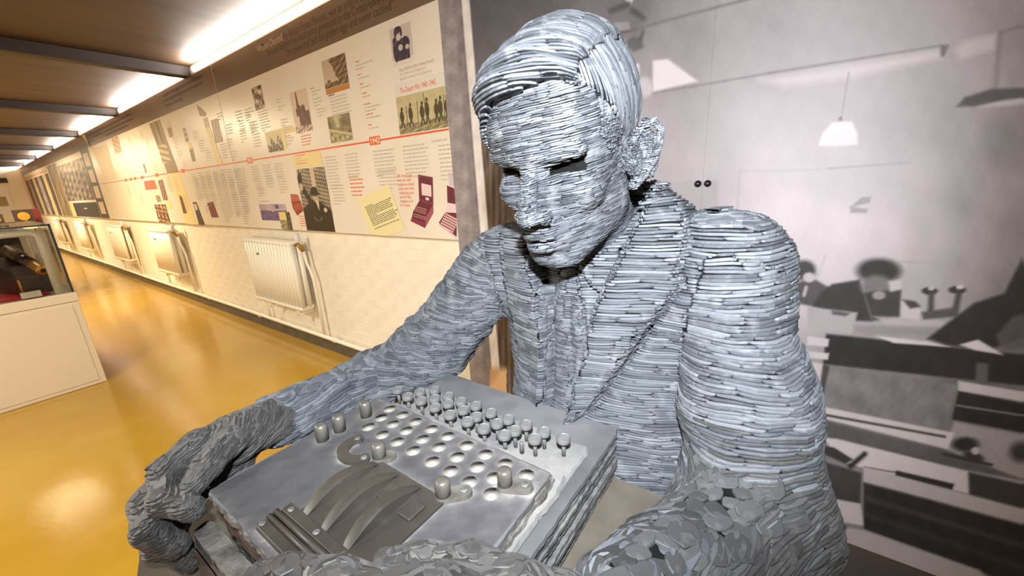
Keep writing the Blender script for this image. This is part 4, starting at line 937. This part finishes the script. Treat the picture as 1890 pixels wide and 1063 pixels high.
def lay(V, N, Q, f, gradf, sp, ln, proj, zone, step, dep=.009, th=.93, jit=.20, keep=None, tone=(.2, .75), wob=.12, maxturn=.5, olmin=.12, dmax=.045):
    """lay slates along the level lines of f: sp spacing, ln length range, proj how far they stand out"""
    zn = zone if isinstance(zone, np.ndarray) else None
    levels = np.arange(f.min() + sp * .5, f.max(), sp)
    for c, E, tt, closed in contours(V, Q, f, levels):
        P = V[E[:, 0]] * (1 - tt) + V[E[:, 1]] * tt
        n = N[E[:, 0]] * (1 - tt) + N[E[:, 1]] * tt
        z = zn[E[:, 0]] if zn is not None else None
        d = np.r_[0, np.cumsum(np.linalg.norm(np.diff(P, axis=0), axis=1))]
        if d[-1] < .004: continue
        m = max(4, int(d[-1] / step)); s = np.linspace(0, d[-1], m)
        P = np.stack([np.interp(s, d, P[:, k]) for k in range(3)], 1)
        if m > 6:
            P[1:-1] = P[1:-1] * .5 + (P[:-2] + P[2:]) * .25
        n = np.stack([np.interp(s, d, n[:, k]) for k in range(3)], 1); n /= np.linalg.norm(n, axis=1)[:, None] + 1e-9
        u = gradf(P); nu = (n * u).sum(1); o = n - nu[:, None] * u; ol = np.linalg.norm(o, axis=1); o /= ol[:, None] + 1e-9
        zi = z[np.clip(np.searchsorted(d, s), 0, len(z) - 1)] if z is not None else None
        i = 0
        while i < m - 1:
            L = rng.uniform(*ln) * (1.7 if rng.random() < .12 else 1); k = max(3, int(round(L / step)))
            j = min(i + k, m - 1)
            # stop at zone change, steep turn or flat top
            if zi is not None:
                ch = np.nonzero(zi[i:j + 1] != zi[i])[0]
                if len(ch): j = i + ch[0]
            bad = np.nonzero((o[i:j + 1] @ o[i] < maxturn) | (ol[i:j + 1] < olmin))[0]
            if len(bad): j = i + max(bad[0], 1)
            if j - i < 1: i += 1; continue
            zname = ZN[zi[(i + j) // 2]] if zi is not None else zone
            if zname is None or ol[i] < olmin: i = j; continue
            if zname == 'left_sleeve' and P[(i + j) // 2][2] < -.30 + .03 * rng.normal(): zname = 'left_forearm'
            if keep is not None and not keep(P[(i + j) // 2]): i = j; continue
            w_ = np.clip(i + (j - i) * ENDS, 0, m - 1)
            lo = np.floor(w_).astype(int); hi = np.minimum(lo + 1, m - 1); fr = (w_ - lo)[:, None]
            p = P[lo] * (1 - fr) + P[hi] * fr; oo = o[lo] * (1 - fr) + o[hi] * fr; uu = u[lo]
            slope = (np.abs(nu[i:j + 1]) / (ol[i:j + 1] + .03)).mean()
            hgt = sp * th * rng.uniform(1 - jit, 1 + jit * 1.3)
            pr = proj * rng.uniform(.55, 1.35)
            dp = dep + min(sp * slope * 1.3, dmax)
            tilt = rng.uniform(-1, 1) * wob * sp * 3
            off = ENDP * (pr + dp * .6) - dp * .6
            prof_o = np.where(PROF[None, :, 0] > 0, off[:, None] * 1 - (1 - PROF[None, :, 0]) * hgt * .60, -dp)
            fx = ENDH * hgt
            W = p[:, None] + oo[:, None] * prof_o[..., None] + uu[:, None] * (PROF[None, :, 1] * fx[:, None] + rng.uniform(-.13, .13) * sp + tilt * (ENDS[:, None] - .5))[..., None]
            SL.add(zname, W.reshape(-1, 3), STRIP, rng.uniform(*tone), (s[j] - s[i]) * hgt, p[_nf // 2], o[(i + j) // 2])
            i = j
def scales(V, N, Q, sel, count, rmin, size, zone, axis, th=.004, tone=(.1, .6), upmix=.5):
    """flat stones on the tops: irregular rounded plates laid on the surface, kept rmin apart"""
    ids = np.nonzero(sel)[0]
    if not len(ids): return
    rng.shuffle(ids); P0 = np.zeros((0, 3))
    pts = []
    for i in ids[:6000]:
        p = V[i]
        if len(pts) and (((np.array(pts) - p) ** 2).sum(1) < rmin ** 2).any(): continue
        pts.append(p)
        n = N[i] * (1 - upmix) + np.array([0, 0, 1.]) * upmix + rng.normal(size=3) * .025; n /= np.linalg.norm(n)
        a = np.asarray(axis(p), float) + rng.normal(size=3) * .28; a -= n * (a @ n); a /= np.linalg.norm(a) + 1e-9; b = np.cross(n, a)
        k = 11; sx = rng.uniform(*size); sy = sx * rng.uniform(.48, .85); t = th * rng.uniform(.7, 1.4)
        ang = np.linspace(0, 2 * np.pi, k, endpoint=False) + rng.uniform(-.15, .15, k)
        rr = rng.uniform(.84, 1.1, k); ca = np.sign(np.cos(ang)) * np.abs(np.cos(ang)) ** .8; sa = np.sign(np.sin(ang)) * np.abs(np.sin(ang)) ** .8
        ring = a[None] * (ca * rr * sx)[:, None] + b[None] * (sa * rr * sy)[:, None]
        base = p - n * t * 1.35; tz = rng.uniform(.25, .75) * t
        dome = n * 0
        R = [base + ring, base + ring * 1.02 + n * (t + tz) * .75, base + ring * .93 + n * (t + tz)]
        W = np.concatenate(R + [(base + n * (t + tz) * 1.04)[None]])
        Fq = [(r * k + q, r * k + (q + 1) % k, (r + 1) * k + (q + 1) % k, (r + 1) * k + q) for r in range(2) for q in range(k)]
        Fq += [(2 * k + q, 2 * k + (q + 1) % k, 3 * k, 3 * k) for q in range(k)]
        SL.add(zone, W, np.array(Fq), rng.uniform(*tone), sx * sy * 8, p, n)
        if len(pts) >= count: break

# ---- body shape (camera-height coordinates, X right along the wall, Y towards the wall)
XC = -.225
sh_r, el_r, wr_r = (-.425, .535, -.155), (-.605, .370, -.350), (-.572, .185, -.318)
sh_l, el_l, wr_l = (-.060, .535, -.128), (.002, .465, -.405), (-.110, .155, -.300)
def arm_r(P):
    d = cone(P, sh_r, (-.521, .46, -.296), .064, .060)
    d = smin(d, cone(P, (-.521, .46, -.296), el_r, .060, .048), .03)
    d = smin(d, cone(P, el_r, (-.585, .205, -.322), .046, .037), .03)
    return d + .0035 * wav(P, 45, 3) + .004 * wav(P * np.array([1, 1, 1]), 90, 8)
def arm_l(P):
    d = cone(P, sh_l, (-.020, .50, -.27), .058, .065)
    d = smin(d, cone(P, (-.024, .50, -.27), el_l, .066, .074), .04)
    d = smin(d, cone(P, el_l, (-.075, .235, -.345), .068, .047), .05)
    return d + .004 * wav(P, 40, 5) + .003 * wav(P, 90, 6)
def fingers(P, chains, k=.006):
    d = None
    for ch in chains:
        for (a, ra), (b, rb) in zip(ch[:-1], ch[1:]):
            e = cone(P, a, b, ra, rb); d = e if d is None else smin(d, e, k)
    return d
HR = [  # right hand: fingers hook round the machine's front corner
    [((-.578, .20, -.318), .030), ((-.556, .140, -.303), .030), ((-.548, .105, -.300), .025)],
    [((-.548, .150, -.300), .024), ((-.552, .105, -.290), .0165), ((-.541, .070, -.297), .0150), ((-.508, .058, -.308), .0135), ((-.474, .071, -.312), .0115)],
    [((-.560, .135, -.315), .022), ((-.566, .085, -.312), .0160), ((-.549, .049, -.325), .0150), ((-.512, .040, -.336), .0135), ((-.487, .053, -.352), .011)],
    [((-.562, .14, -.33), .020), ((-.567, .085, -.333), .0150), ((-.545, .046, -.347), .0145), ((-.512, .044, -.358), .0125), ((-.489, .058, -.378), .0095)],
    [((-.560, .14, -.34), .018), ((-.562, .09, -.35), .0135), ((-.542, .060, -.366), .0125), ((-.515, .056, -.378), .0105), ((-.498, .065, -.390), .0085)],
    [((-.556, .165, -.296), .022), ((-.526, .130, -.288), .0150), ((-.508, .101, -.292), .0140), ((-.494, .083, -.299), .0115)]]
HL = [  # left hand lies along the machine's front edge
    [((-.10, .175, -.308), .036), ((-.165, .118, -.287), .036), ((-.222, .082, -.285), .026)],
    [((-.175, .115, -.278), .024), ((-.232, .096, -.272), .0160), ((-.275, .080, -.277), .0145), ((-.300, .070, -.289), .0130), ((-.310, .064, -.303), .0115)],
    [((-.175, .09, -.285), .024), ((-.240, .068, -.277), .0165), ((-.284, .053, -.284), .0150), ((-.308, .046, -.300), .0130), ((-.313, .045, -.320), .0110)],
    [((-.175, .075, -.30), .022), ((-.232, .045, -.295), .0155), ((-.284, .034, -.303), .0140), ((-.310, .034, -.320), .0125), ((-.312, .040, -.338), .0105)],
    [((-.17, .07, -.31), .020), ((-.220, .034, -.318), .0140), ((-.258, .030, -.330), .0125), ((-.275, .036, -.345), .0110), ((-.275, .044, -.358), .0095)],
    [((-.130, .165, -.285), .024), ((-.172, .165, -.287), .0160), ((-.208, .148, -.290), .0140), ((-.232, .132, -.292), .0120)]]
def hand_r(P): return fingers(P, HR, .007) + .0015 * wav(P, 120, 4)
def hand_l(P): return fingers(P, HL, .008) + .0015 * wav(P, 120, 7)

def wpoly(px, y=.465): return [tuple(at(u, v, y=y)[[0, 2]]) for u, v in px]
LAP_L = wpoly([(1176, 338), (1215, 365), (1245, 392), (1263, 455), (1246, 490), (1256, 522), (1224, 562), (1174, 637), (1100, 737), (1058, 774), (1076, 700), (1098, 620), (1113, 545), (1142, 470), (1163, 400)])
LAP_R = wpoly([(900, 425), (925, 504), (941, 576), (948, 640), (971, 742), (1013, 752), (1013, 664), (1016, 604), (1010, 545), (985, 500), (955, 430)])
VEE = wpoly([(955, 420), (985, 500), (1010, 545), (1016, 604), (1013, 664), (1013, 790), (1058, 790), (1076, 700), (1098, 620), (1113, 545), (1142, 470), (1172, 380), (1100, 330), (1000, 330)])
TIE = wpoly([(1030, 498), (1062, 494), (1066, 525), (1078, 560), (1088, 620), (1086, 700), (1062, 800), (1008, 800), (1013, 660), (1020, 590), (1026, 540)])
COLL = wpoly([(1172, 365), (1142, 470), (1111, 544), (1088, 530), (1066, 498), (1110, 450), (1150, 380)])
COLR = wpoly([(955, 430), (985, 500), (1008, 545), (1022, 520), (1030, 498), (1010, 470), (985, 430)])
FOLD = wpoly([(1085, 745), (1180, 655), (1262, 560), (1290, 590), (1262, 690), (1255, 860), (1160, 850)])
def bump(P):
    x, z = P[:, 0], P[:, 2]
    s = lambda poly, wdt: np.clip(.5 - sdpoly(poly, x, z) / wdt, 0, 1)
    b = -.030 * s(VEE, .005) + .014 * s(LAP_L, .003) + .012 * s(LAP_R, .003) + .016 * s(TIE, .016) + .010 * s(COLL, .003) + .008 * s(COLR, .003)
    b += -.007 * np.exp(-((x - at(1056, 600, y=.465)[0] - (z + .2) * .02) / .0035) ** 2) * s(TIE, .004)
    out = lambda poly, wdt: np.exp(-((sdpoly(poly, x, z) - wdt) / wdt) ** 2) * (sdpoly(poly, x, z) > 0)
    b += -.007 * out(LAP_L, .0035) * (x > at(1085, 600, y=.465)[0] + (z + .235) * .35) - .006 * out(LAP_R, .003) * (x < at(990, 600, y=.465)[0]) - .006 * out(COLL, .003)
    return b * np.clip((.60 - P[:, 1]) / .04, 0, 1)
def torso(P):
    d = ell(P, (XC, .575, -.255), (.182, .122, .21))
    d = smin(d, cone(P, (-.385, .545, -.135), (-.065, .545, -.118), .060, .060), .07)
    d = smin(d, cone(P, (-.12, .545, -.108), (-.044, .530, -.100), .046, .040), .02)
    d = smin(d, ell(P, (XC + .005, .560, -.44), (.172, .128, .19)), .06)
    d = smin(d, cone(P, (XC, .545, -.055), (XC, .56, -.16), .072, .12), .05)
    d = smin(d, ell(P, (XC, .600, -.62), (.185, .16, .14)), .08)
    # cloth folds radiating from the armpits
    fz = .005 * np.sin((P[:, 2] * 42 + np.abs(P[:, 0] - XC) * 55)) * np.clip((P[:, 2] + .24) * -6, 0, 1)
    fz = fz + .006 * wav(P, 22, 2)
    return d + fz * .8 - bump(P)
def body(P):
    d = torso(P)
    d = smin(d, arm_r(P), .012 + .022 * np.clip((P[:, 2] + .24) / .08, 0, 1)); d = smin(d, arm_l(P), .012 + .042 * np.clip((P[:, 2] + .235) / .07, 0, 1))
    d = np.minimum(d, smin(hand_r(P), arm_r(P) + .003, .006)); d = np.minimum(d, smin(hand_l(P), arm_l(P) + .003, .008))
    # lower body on the stool, mostly hidden by the table
    for s in (-1, 1):
        d = smin(d, cone(P, (XC + s * .09, .60, -.66), (XC + s * .17, .20, -.66), .085, .062), .04)
        d = smin(d, cone(P, (XC + s * .17, .20, -.66), (XC + s * .17, .24, -1.16), .056, .042), .03)
        d = smin(d, cone(P, (XC + s * .17, .25, -1.20), (XC + s * .18, .10, -1.245), .040, .038), .03)
    return d

# ---- head, in its own frame: face to -y, eyes at z=0
_y, _p, _r = [math.radians(a) for a in (-2.5, 16.0, -.5)]
def _rot(y, p, r):
    cy, sy, cp, sp, cr, sr = math.cos(y), math.sin(y), math.cos(p), math.sin(p), math.cos(r), math.sin(r)
    return np.array([[cy, -sy, 0], [sy, cy, 0], [0, 0, 1]]) @ np.array([[1, 0, 0], [0, cp, -sp], [0, sp, cp]]) @ np.array([[cr, 0, sr], [0, 1, 0], [-sr, 0, cr]])
HRm = _rot(_y, _p, _r); HT = np.array([-.2335, .4556, .030])
def face(P):
    X = np.abs(P[:, 0]); S = np.stack([X, P[:, 1], P[:, 2]], 1)
    d = ell(P, (-.002, .018, .045), (.0755, .098, .090))
    d = smin(d, ell(P, (0, -.024, -.034), (.059, .062, .084)), .03)
    d = smin(d, ell(P, (-.009, -.028, .044), (.0755, .056, .056)), .03)                   # forehead
    d = smin(d, cone(S, (.043, .000, -.064), (.020, -.064, -.102), .017, .016), .03)     # jaw
    d = smin(d, ell(P, (0, -.073, -.102), (.024, .019, .018)), .016)                    # chin
    d = smin(d, ell(S, (.043, -.058, -.028), (.024, .024, .020)), .02)                  # cheekbones
    d = smin(d, ell(P, (0, -.074, -.072), (.032, .024, .025)), .014)                    # muzzle
    d = smin(d, cone(S, (.008, -.0875, .0185), (.052, -.0720, .0175), .0105, .0095), .010)   # brow
    d = smax(d, -ell(S, (.0335, -.0930, -.0050), (.0195, .0300, .0115)), .004)            # sockets
    d = smin(d, ell(S, (.0335, -.0600, -.0095), (.0150, .0120, .0105)), .003)             # eyeballs under lowered lids
    d = smin(d, ell(S, (.0345, -.0770, -.0190), (.0175, .0060, .0040)), .006)
    d = smin(d, cone(P, (0, -.084, .014), (.001, -.109, -.040), .0085, .0105), .007)       # nose
    d = smin(d, ell(P, (.001, -.111, -.043), (.0125, .0105, .0095)), .006)
    d = smin(d, ell(S, (.0155, -.098, -.0465), (.0080, .0110, .0085)), .003)
    d = smax(d, -ell(S, (.0075, -.103, -.0565), (.0058, .0100, .0055)), .002)
    d = smin(d, ell(P, (0, -.0945, -.0695), (.0245, .0100, .0062)), .003)               # lips
    d = smin(d, ell(P, (0, -.0935, -.0845), (.0205, .0105, .0072)), .003)
    d = smax(d, -ell(P, (0, -.1040, -.0770), (.0320, .0190, .0022)), .0010)             # mouth line
    d = smax(d, -ell(P, (0, -.1060, -.0950), (.019, .0160, .0045)), .005)
    cr = np.exp(-((X - (.0195 + (-.048 - P[:, 2]) * .45)) / .0028) ** 2) * np.clip((-.046 - P[:, 2]) / .006, 0, 1) * np.clip((P[:, 2] + .080) / .01, 0, 1) * np.clip((P[:, 1] + .01) / -.05, 0, 1)
    d = d + .0028 * cr
    d = smin(d, cone(P, (.072, .012, -.006), (.076, .014, -.030), .011, .009), .01); d = smin(d, cone(P, (-.072, .012, -.006), (-.076, .014, -.030), .011, .009), .01)
    d = smin(d, cone(P, (0, .020, -.060), (0, .060, -.17), .054, .060), .03)             # neck
    return d
def ear(P, sgn):
    """one ear: rim curling from the root over the top and down to the lobe, inner fold and a thin back"""
    p = np.array([sgn * .83, .56, 0]); q = np.array([sgn * .10, .12, .99]); q /= np.linalg.norm(q); n = np.cross(p, q) * -sgn; n /= np.linalg.norm(n); n *= -1 if n[1] > 0 else 1
    c = np.array([sgn * .0745, .010, -.013])
    pt = lambda a, b, h=0: c + p * a + q * b + n * h
    d = ell(P, pt(.015, -.001, -.003), (.0170, .0310, .0032), np.stack([p, q, np.cross(p, q)], 1))
    rim = [(-.002, .006, .002), (.002, .020, .003), (.011, .031, .002), (.022, .030, .001), (.030, .019, .001), (.030, .003, .001), (.025, -.012, .001), (.016, -.024, .001)]
    for a, b in zip(rim[:-1], rim[1:]): d = smin(d, cone(P, pt(*a), pt(*b), .0040, .0040), .002)
    d = smin(d, cone(P, pt(.015, -.025, .001), pt(.004, -.034, .001), .0055, .0062), .003)
    inn = [(.012, .020, .001), (.019, .009, .002), (.019, -.006, .002), (.012, -.018, .002)]
    for a, b in zip(inn[:-1], inn[1:]): d = smin(d, cone(P, pt(*a), pt(*b), .0028, .0028), .0015)
    return smin(d, ell(P, pt(.001, -.008, .003), (.005, .006, .005)), .003)
PART = .066                                                                              # side parting on the statue's left
def hairline(P):
    """>0 above the hairline"""
    x, y, z = P.T
    front = .078 + .006 * (x / .05) - np.clip(x - .038, 0, 1) * .9
    front = np.where(x < -.02, front - (x + .02) ** 2 * 16, front)
    side = np.where(y < -.045, front, front - (y + .045) * 1.05)
    side = np.where(y > .02, front - .068 - (y - .02) * 1.4, side)
    return z - np.maximum(side, -.10)
def hair(P):
    x, y, z = P.T
    top = ell(P, (-.003, .014, .052), (.0845, .106, .090))
    quiff = ell(P, (-.024, -.046, .080), (.052, .046, .034))
    d = smin(top, quiff, .025)
    side = ell(P, (-.002, .016, .045), (.0795, .104, .092))
    base = smin(ell(P, (-.002, .018, .045), (.0755, .098, .090)), ell(P, (-.009, -.028, .044), (.0755, .056, .056)), .03)
    side = np.minimum(side, base - .0035); d = np.minimum(d, base - .0040)
    d = np.where(x > PART + (z - .13) * .30, np.maximum(d, side), d)
    d = d + .0015 * np.exp(-((x - PART - (z - .13) * .30) / .003) ** 2) + .0018 * np.sin(x * 30 + y * 210 + z * 60)
    return smax(d, -hairline(P), .006)
def to_w(P): return P @ HRm.T + HT
def gz(P): return np.tile([0, 0, 1.], (len(P), 1))

ZN = [None, 'jacket', 'lapel', 'shirt', 'tie', 'right_sleeve', 'left_sleeve', 'right_hand', 'left_hand']
bV, bQ = surface_nets(body, (-.70, -.02, -1.30), (.13, .80, .02), .0042)
bN = vnormals(bV, bQ)
dt, da, db, dh, dk = torso(bV), arm_r(bV), arm_l(bV), hand_r(bV), hand_l(bV)
zone = np.ones(len(bV), int)
front = bV[:, 1] < .60
zone[front & pip(VEE, bV[:, 0], bV[:, 2])] = 3
zone[front & (pip(TIE, bV[:, 0], bV[:, 2]))] = 4
zone[front & (pip(LAP_L, bV[:, 0], bV[:, 2]) | pip(LAP_R, bV[:, 0], bV[:, 2]))] = 2
m_ = np.minimum(dt, np.minimum(da, db))
zone[(da <= m_) ] = 5; zone[(db <= m_)] = 6
zone[(dh < .0015) & (dh < da + .003)] = 7; zone[(dk < .0015) & (dk < db + .003)] = 8
zone[bV[:, 2] < -.60] = 1
low = bV[:, 2] < -.52
# level field: horizontal beds that sag and wander
fz = bV[:, 2] + .0035 * wav(bV, 16, 11) + .0016 * wav(bV, 60, 12) - .03 * (bV[:, 0] - XC) * np.clip((bV[:, 2] + .3) * 4, 0, 1)
def sub(mask, V=None, Q=None):
    Q = bQ if Q is None else Q
    return Q[mask[Q[:, 0]]]
def zsub(codes): return np.isin(zone, codes)
lay(bV, bN, sub(zsub([1, 2, 3]) & ~low), fz, gz, .0036, (.024, .080), .0014, zone, .0035, th=.87)
lay(bV, bN, sub(zsub([4]) & ~low), fz, gz, .0026, (.012, .028), .0010, zone, .0025, th=.86)
def lay_arm(code, f, g, sp, ln, pr, om=.26, **k): lay(bV, bN, sub(zsub([code])), f, g, sp, ln, pr, zone, .004, olmin=om, dmax=.014, **k)
f5 = bV[:, 2] + .004 * wav(bV, 30, 21) + .0025 * wav(bV, 75, 22) + .18 * (bV[:, 0] + .5)
g5 = lambda P: np.tile(np.array([.18, 0, 1.]) / 1.016, (len(P), 1))
lay_arm(5, f5, g5, .0038, (.016, .050), .0020)
f6 = bV[:, 2] + .004 * wav(bV, 30, 31) + .002 * wav(bV, 70, 32) - .10 * bV[:, 0]
lay_arm(6, f6, gz, .0041, (.022, .070), .0020, om=.42)
# the hands, meshed finer
axr = lambda p: (.15, -1, .1)
axl = lambda p: (-.55, -.8, .3)
def hand(fn, lo, hi, name, f_, g_, sp, code, ax, n_sc):
    V, Q = surface_nets(fn, lo, hi, .0026); N = vnormals(V, Q)
    arm_d = arm_r(V) if code == 7 else arm_l(V)
    out = arm_d > -.004
    lay(V, N, sub(out, Q=Q), f_(V), g_, sp, (.008, .028), .0014, name, .0025, dep=.005, olmin=.20, dmax=.009)
    scales(V, N, Q, out & (N[:, 2] > (.88 if code == 7 else .70)), n_sc, .0105, (.0060, .0105), name, ax, th=.0014, upmix=.0)
    return V, Q, N
HRV = hand(hand_r, (-.64, -.0, -.42), (-.44, .25, -.24), 'right_hand', lambda V: V[:, 2] + .0015 * wav(V, 60, 41) - .35 * (V[:, 1] - .1), lambda P: np.tile(np.array([0, -.35, 1.]) / 1.06, (len(P), 1)), .0026, 7, axr, 60)
HLV = hand(hand_l, (-.38, -.01, -.40), (-.04, .23, -.22), 'left_hand', lambda V: V[:, 2] + .0015 * wav(V, 60, 51), gz, .0034, 8, axl, 160)
# flat stones on the upward faces
up = bN[:, 2]
scales(bV, bN, bQ, (zone == 5) & (up > .88), 90, .0160, (.008, .016), 'right_sleeve', axr, th=.0022, upmix=.1)
scales(bV, bN, bQ, (zone == 6) & (up > .60) & (bV[:, 2] < -.30), 320, .0135, (.009, .018), 'left_forearm', axl, th=.0026, upmix=.08)
scales(bV, bN, bQ, np.isin(zone, [1, 2, 6]) & (up > .87) & (bV[:, 2] > -.20), 200, .0105, (.008, .015), 'jacket', lambda p: (1, 0, 0), th=.0014, upmix=.15, tone=(.2, .7))

# head and hair
hV, hQ = surface_nets(face, (-.115, -.135, -.20), (.115, .135, .15), .0026)
hN = vnormals(hV, hQ)
hl = hairline(hV)
vis = (hl < .020) & (hV[:, 2] > -.175)
ff = hV[:, 2] - .07 * hV[:, 0] + .05 * hV[:, 1] + .0016 * wav(hV, 35, 61) + .0007 * wav(hV, 120, 62)
g_ = np.array([-.07, .05, 1.]); g_ /= np.linalg.norm(g_)
gf = lambda P: np.tile(g_, (len(P), 1))
n0 = {k: len(v) for k, v in SL.items.items()}
socket = (np.abs(np.abs(hV[:, 0]) - .0335) < .0195) & (hV[:, 1] > -.0765) & (hV[:, 1] < -.03) & (np.abs(hV[:, 2] - .0020) < .0080)  # no slates laid here: the blackened core paints the eye socket shade
vis &= ~socket
temple = (hV[:, 1] > -.045) & (hl > -.035) & (hl < .006) & (np.abs(hV[:, 0]) > .05) & (hV[:, 1] < .04)
lay(hV, hN, sub(vis & ~temple, Q=hQ), ff, gf, .0022, (.010, .030), .0006, 'head', .0025, dep=.004, maxturn=.7, th=.84, tone=(.05, .65))
lay(hV, hN, sub(vis & temple, Q=hQ), ff, gf, .0028, (.003, .006), .0018, 'head', .0012, dep=.005, jit=.3, th=1.0, tone=(.0, .5))
EARS = []
for sg in (-1, 1):
    eV, eQ = surface_nets(lambda P: ear(P, sg), (min(sg * .06, sg * .125), -.03, -.065), (max(sg * .06, sg * .125), .055, .035), .0017); eN = vnormals(eV, eQ)
    lay(eV, eN, eQ, eV[:, 2] - .07 * eV[:, 0] + .0008 * wav(eV, 90, 66), gf, .0024, (.005, .014), .0005, 'ear', .0016, dep=.003, maxturn=.55, olmin=.2, dmax=.004)
    EARS.append((eV, eQ, eN))
aV, aQ = surface_nets(hair, (-.13, -.14, -.12), (.12, .15, .19), .0032)
aN = vnormals(aV, aQ)
fa1 = np.arctan2(aV[:, 2] - .025, aV[:, 1] - .03); fa1 = np.where(fa1 < -.6, fa1 + 2 * np.pi, fa1)
fa1 = fa1 * .098 + .08 * aV[:, 0] + .0016 * wav(aV, 30, 71)
def ga1(P):
    g = np.stack([np.full(len(P), .0), -(P[:, 2] - .025), P[:, 1] - .03], 1); return g / (np.linalg.norm(g, axis=1)[:, None] + 1e-9)
fa2 = np.arctan2(aV[:, 1] - .035 + .15 * (aV[:, 2] - .05), np.abs(aV[:, 0] + .02)) * .09 + .0014 * wav(aV, 30, 72)
def ga2(P):
    g = np.stack([-(P[:, 1] - .035), P[:, 0] + .02, P[:, 0] * 0 + .01], 1); return g / (np.linalg.norm(g, axis=1)[:, None] + 1e-9)
right = aV[:, 0] > PART + (aV[:, 2] - .13) * .30
lay(aV, aN, sub(~right, Q=aQ), fa1, ga1, .0031, (.025, .075), .0007, 'hair', .004, dep=.005, jit=.3, tone=(.0, .6), maxturn=.6, olmin=.3)
lay(aV, aN, sub(right, Q=aQ), fa2, ga2, .0026, (.025, .065), .0006, 'hair', .004, dep=.005, jit=.25, tone=(.1, .65), maxturn=.6, olmin=.3)
for z in ('head', 'hair', 'ear'):
    SL.items[z] = [(to_w(V), Fc, t, s, to_w(p[None])[0], n @ HRm.T) for V, Fc, t, s, p, n in SL.items[z]]

# ---- objects
SLATE_RAMP = [(0, lin(38, 40, 43)), (.35, lin(64, 67, 72)), (.65, lin(86, 89, 94)), (1, lin(116, 118, 122))]
m_slate = mat('slate', lin(80), .62, attr=('tone', SLATE_RAMP), var=[(55, lin(122, 124, 126), 5, (.52, .80), .55)], bump=(300, .25, .001), spec=.3)
m_fore = mat('slate_forearm', lin(60), .62, attr=('tone', [(0, lin(40, 40, 41)), (.5, lin(62, 62, 63)), (1, lin(86, 86, 86))]), var=[(60, lin(112, 110, 106), 5, (.55, .85), .4)], bump=(300, .25, .001), spec=.3)
m_dark = mat('slate_dark', lin(80), .55, attr=('tone', [(0, lin(36, 35, 34)), (.5, lin(56, 54, 53)), (1, lin(76, 75, 75))]), var=[(60, lin(120, 118, 114), 5, (.55, .85), .4)], bump=(300, .25, .001), spec=.45)
m_core_shade = mat('core_shade', lin(9, 9, 9), .95, var=(40, lin(16, 16, 16), 4), spec=.1)  # near-black colour stands in for shade in the sockets and between slates
m_dust = mat('slate_dust', lin(100, 96, 90), .9, var=(60, lin(76, 73, 69), 4))
statue = thing('statue', 'stacked grey slate statue of a seated man in suit and tie, holding the machine', 'statue', (XC, .60, -1.287))
core = obj('body', bV - bN * .0022, bQ, m_core_shade, statue, True)
core.data.materials.append(m_dust)
core.data.polygons.foreach_set('material_index', np.isin(zone[bQ[:, 0]], [5, 7, 8]).astype(np.int32) | ((zone[bQ[:, 0]] == 6) & (bV[bQ[:, 0], 2] < -.33) & (bN[bQ[:, 0], 2] > .4)))
obj('hand_core', HRV[0] - HRV[2] * .0012, HRV[1], m_dust, statue, True); obj('hand_core', HLV[0] - HLV[2] * .0012, HLV[1], m_dust, statue, True)
obj('head', to_w(hV - hN * .0010), hQ, m_core_shade, statue, True)
for eV, eQ, eN in EARS: obj('ear', to_w(eV - eN * .0007), eQ, m_core_shade, statue, True)
obj('hair_core', to_w(aV - aN * .0016), aQ, m_core_shade, statue, True)
def emit_slates():
    # the largest in view become parts of their own, the rest one part per garment
    allz = [(z, i, it) for z, l in SL.items.items() for i, it in enumerate(l)]
    scr = []
    for z, i, (V, Fc, t, s, p, n) in allz:
        view = -p / np.linalg.norm(p); c = AX.T @ p; u, v = CU + F * c[0] / c[2], CV + F * c[1] / c[2]
        inside = c[2] > .05 and 0 < u < 1890 and 0 < v < 1063 and p[2] > -.5
        scr.append(s * max(0, n @ view) / (p @ p) if inside else 0)
    big = set(np.argsort(scr)[::-1][:290].tolist())
    rest = {}
    for k, (z, i, (V, Fc, t, s, p, n)) in enumerate(allz):
        mt = m_dark if z in ('right_hand', 'left_hand') else m_fore if z == 'left_forearm' else m_slate
        if k in big:
            o = obj("slate", V, [f[:3] if f[2] == f[3] else f for f in Fc.tolist()], mt, statue, False, origin=p)
            a = o.data.attributes.new('tone', 'FLOAT', 'POINT'); a.data.foreach_set('value', np.full(len(V), t, np.float32))
        else: rest.setdefault(z, []).append((V, Fc, t))
    for z, l in rest.items():
        off = np.cumsum([0] + [len(a[0]) for a in l[:-1]])
        V = np.concatenate([a[0] for a in l]); Fc = np.concatenate([a[1] + o for a, o in zip(l, off)])
        mt = m_dark if z in ('right_hand', 'left_hand') else m_fore if z == 'left_forearm' else m_slate
        tri = Fc[:, 2] == Fc[:, 3]
        Fl = [f[:3] if q else f for f, q in zip(Fc.tolist(), tri.tolist())] if tri.any() else Fc
        nm = {'right_sleeve': 'sleeve', 'left_sleeve': 'sleeve', 'right_hand': 'hand', 'left_hand': 'hand', 'left_forearm': 'forearm', 'head': 'face', 'ear': 'ear_slates'}.get(z, z)
        o = obj(nm, V, Fl, mt, statue, False, kind='stuff')
        a = o.data.attributes.new('tone', 'FLOAT', 'POINT')
        a.data.foreach_set('value', np.concatenate([np.full(len(b[0]), b[2], np.float32) for b in l]))
    print('slates', {z: len(l) for z, l in SL.items.items()})
emit_slates()
st = thing('stool', 'slate block stool under the seated statue', 'stool', (XC, .64, -1.287))
for k in range(12): MB().prism([(p[0] + rnd.uniform(-.006, .006), p[1] + rnd.uniform(-.006, .006)) for p in ((-.42, .50), (-.225, .49), (-.03, .50), (-.02, .64), (-.03, .80), (-.225, .81), (-.42, .80), (-.43, .64))], -1.287 + k * .044, -1.287 + k * .044 + .042).build('slab', MATS['layer_slate'], st)
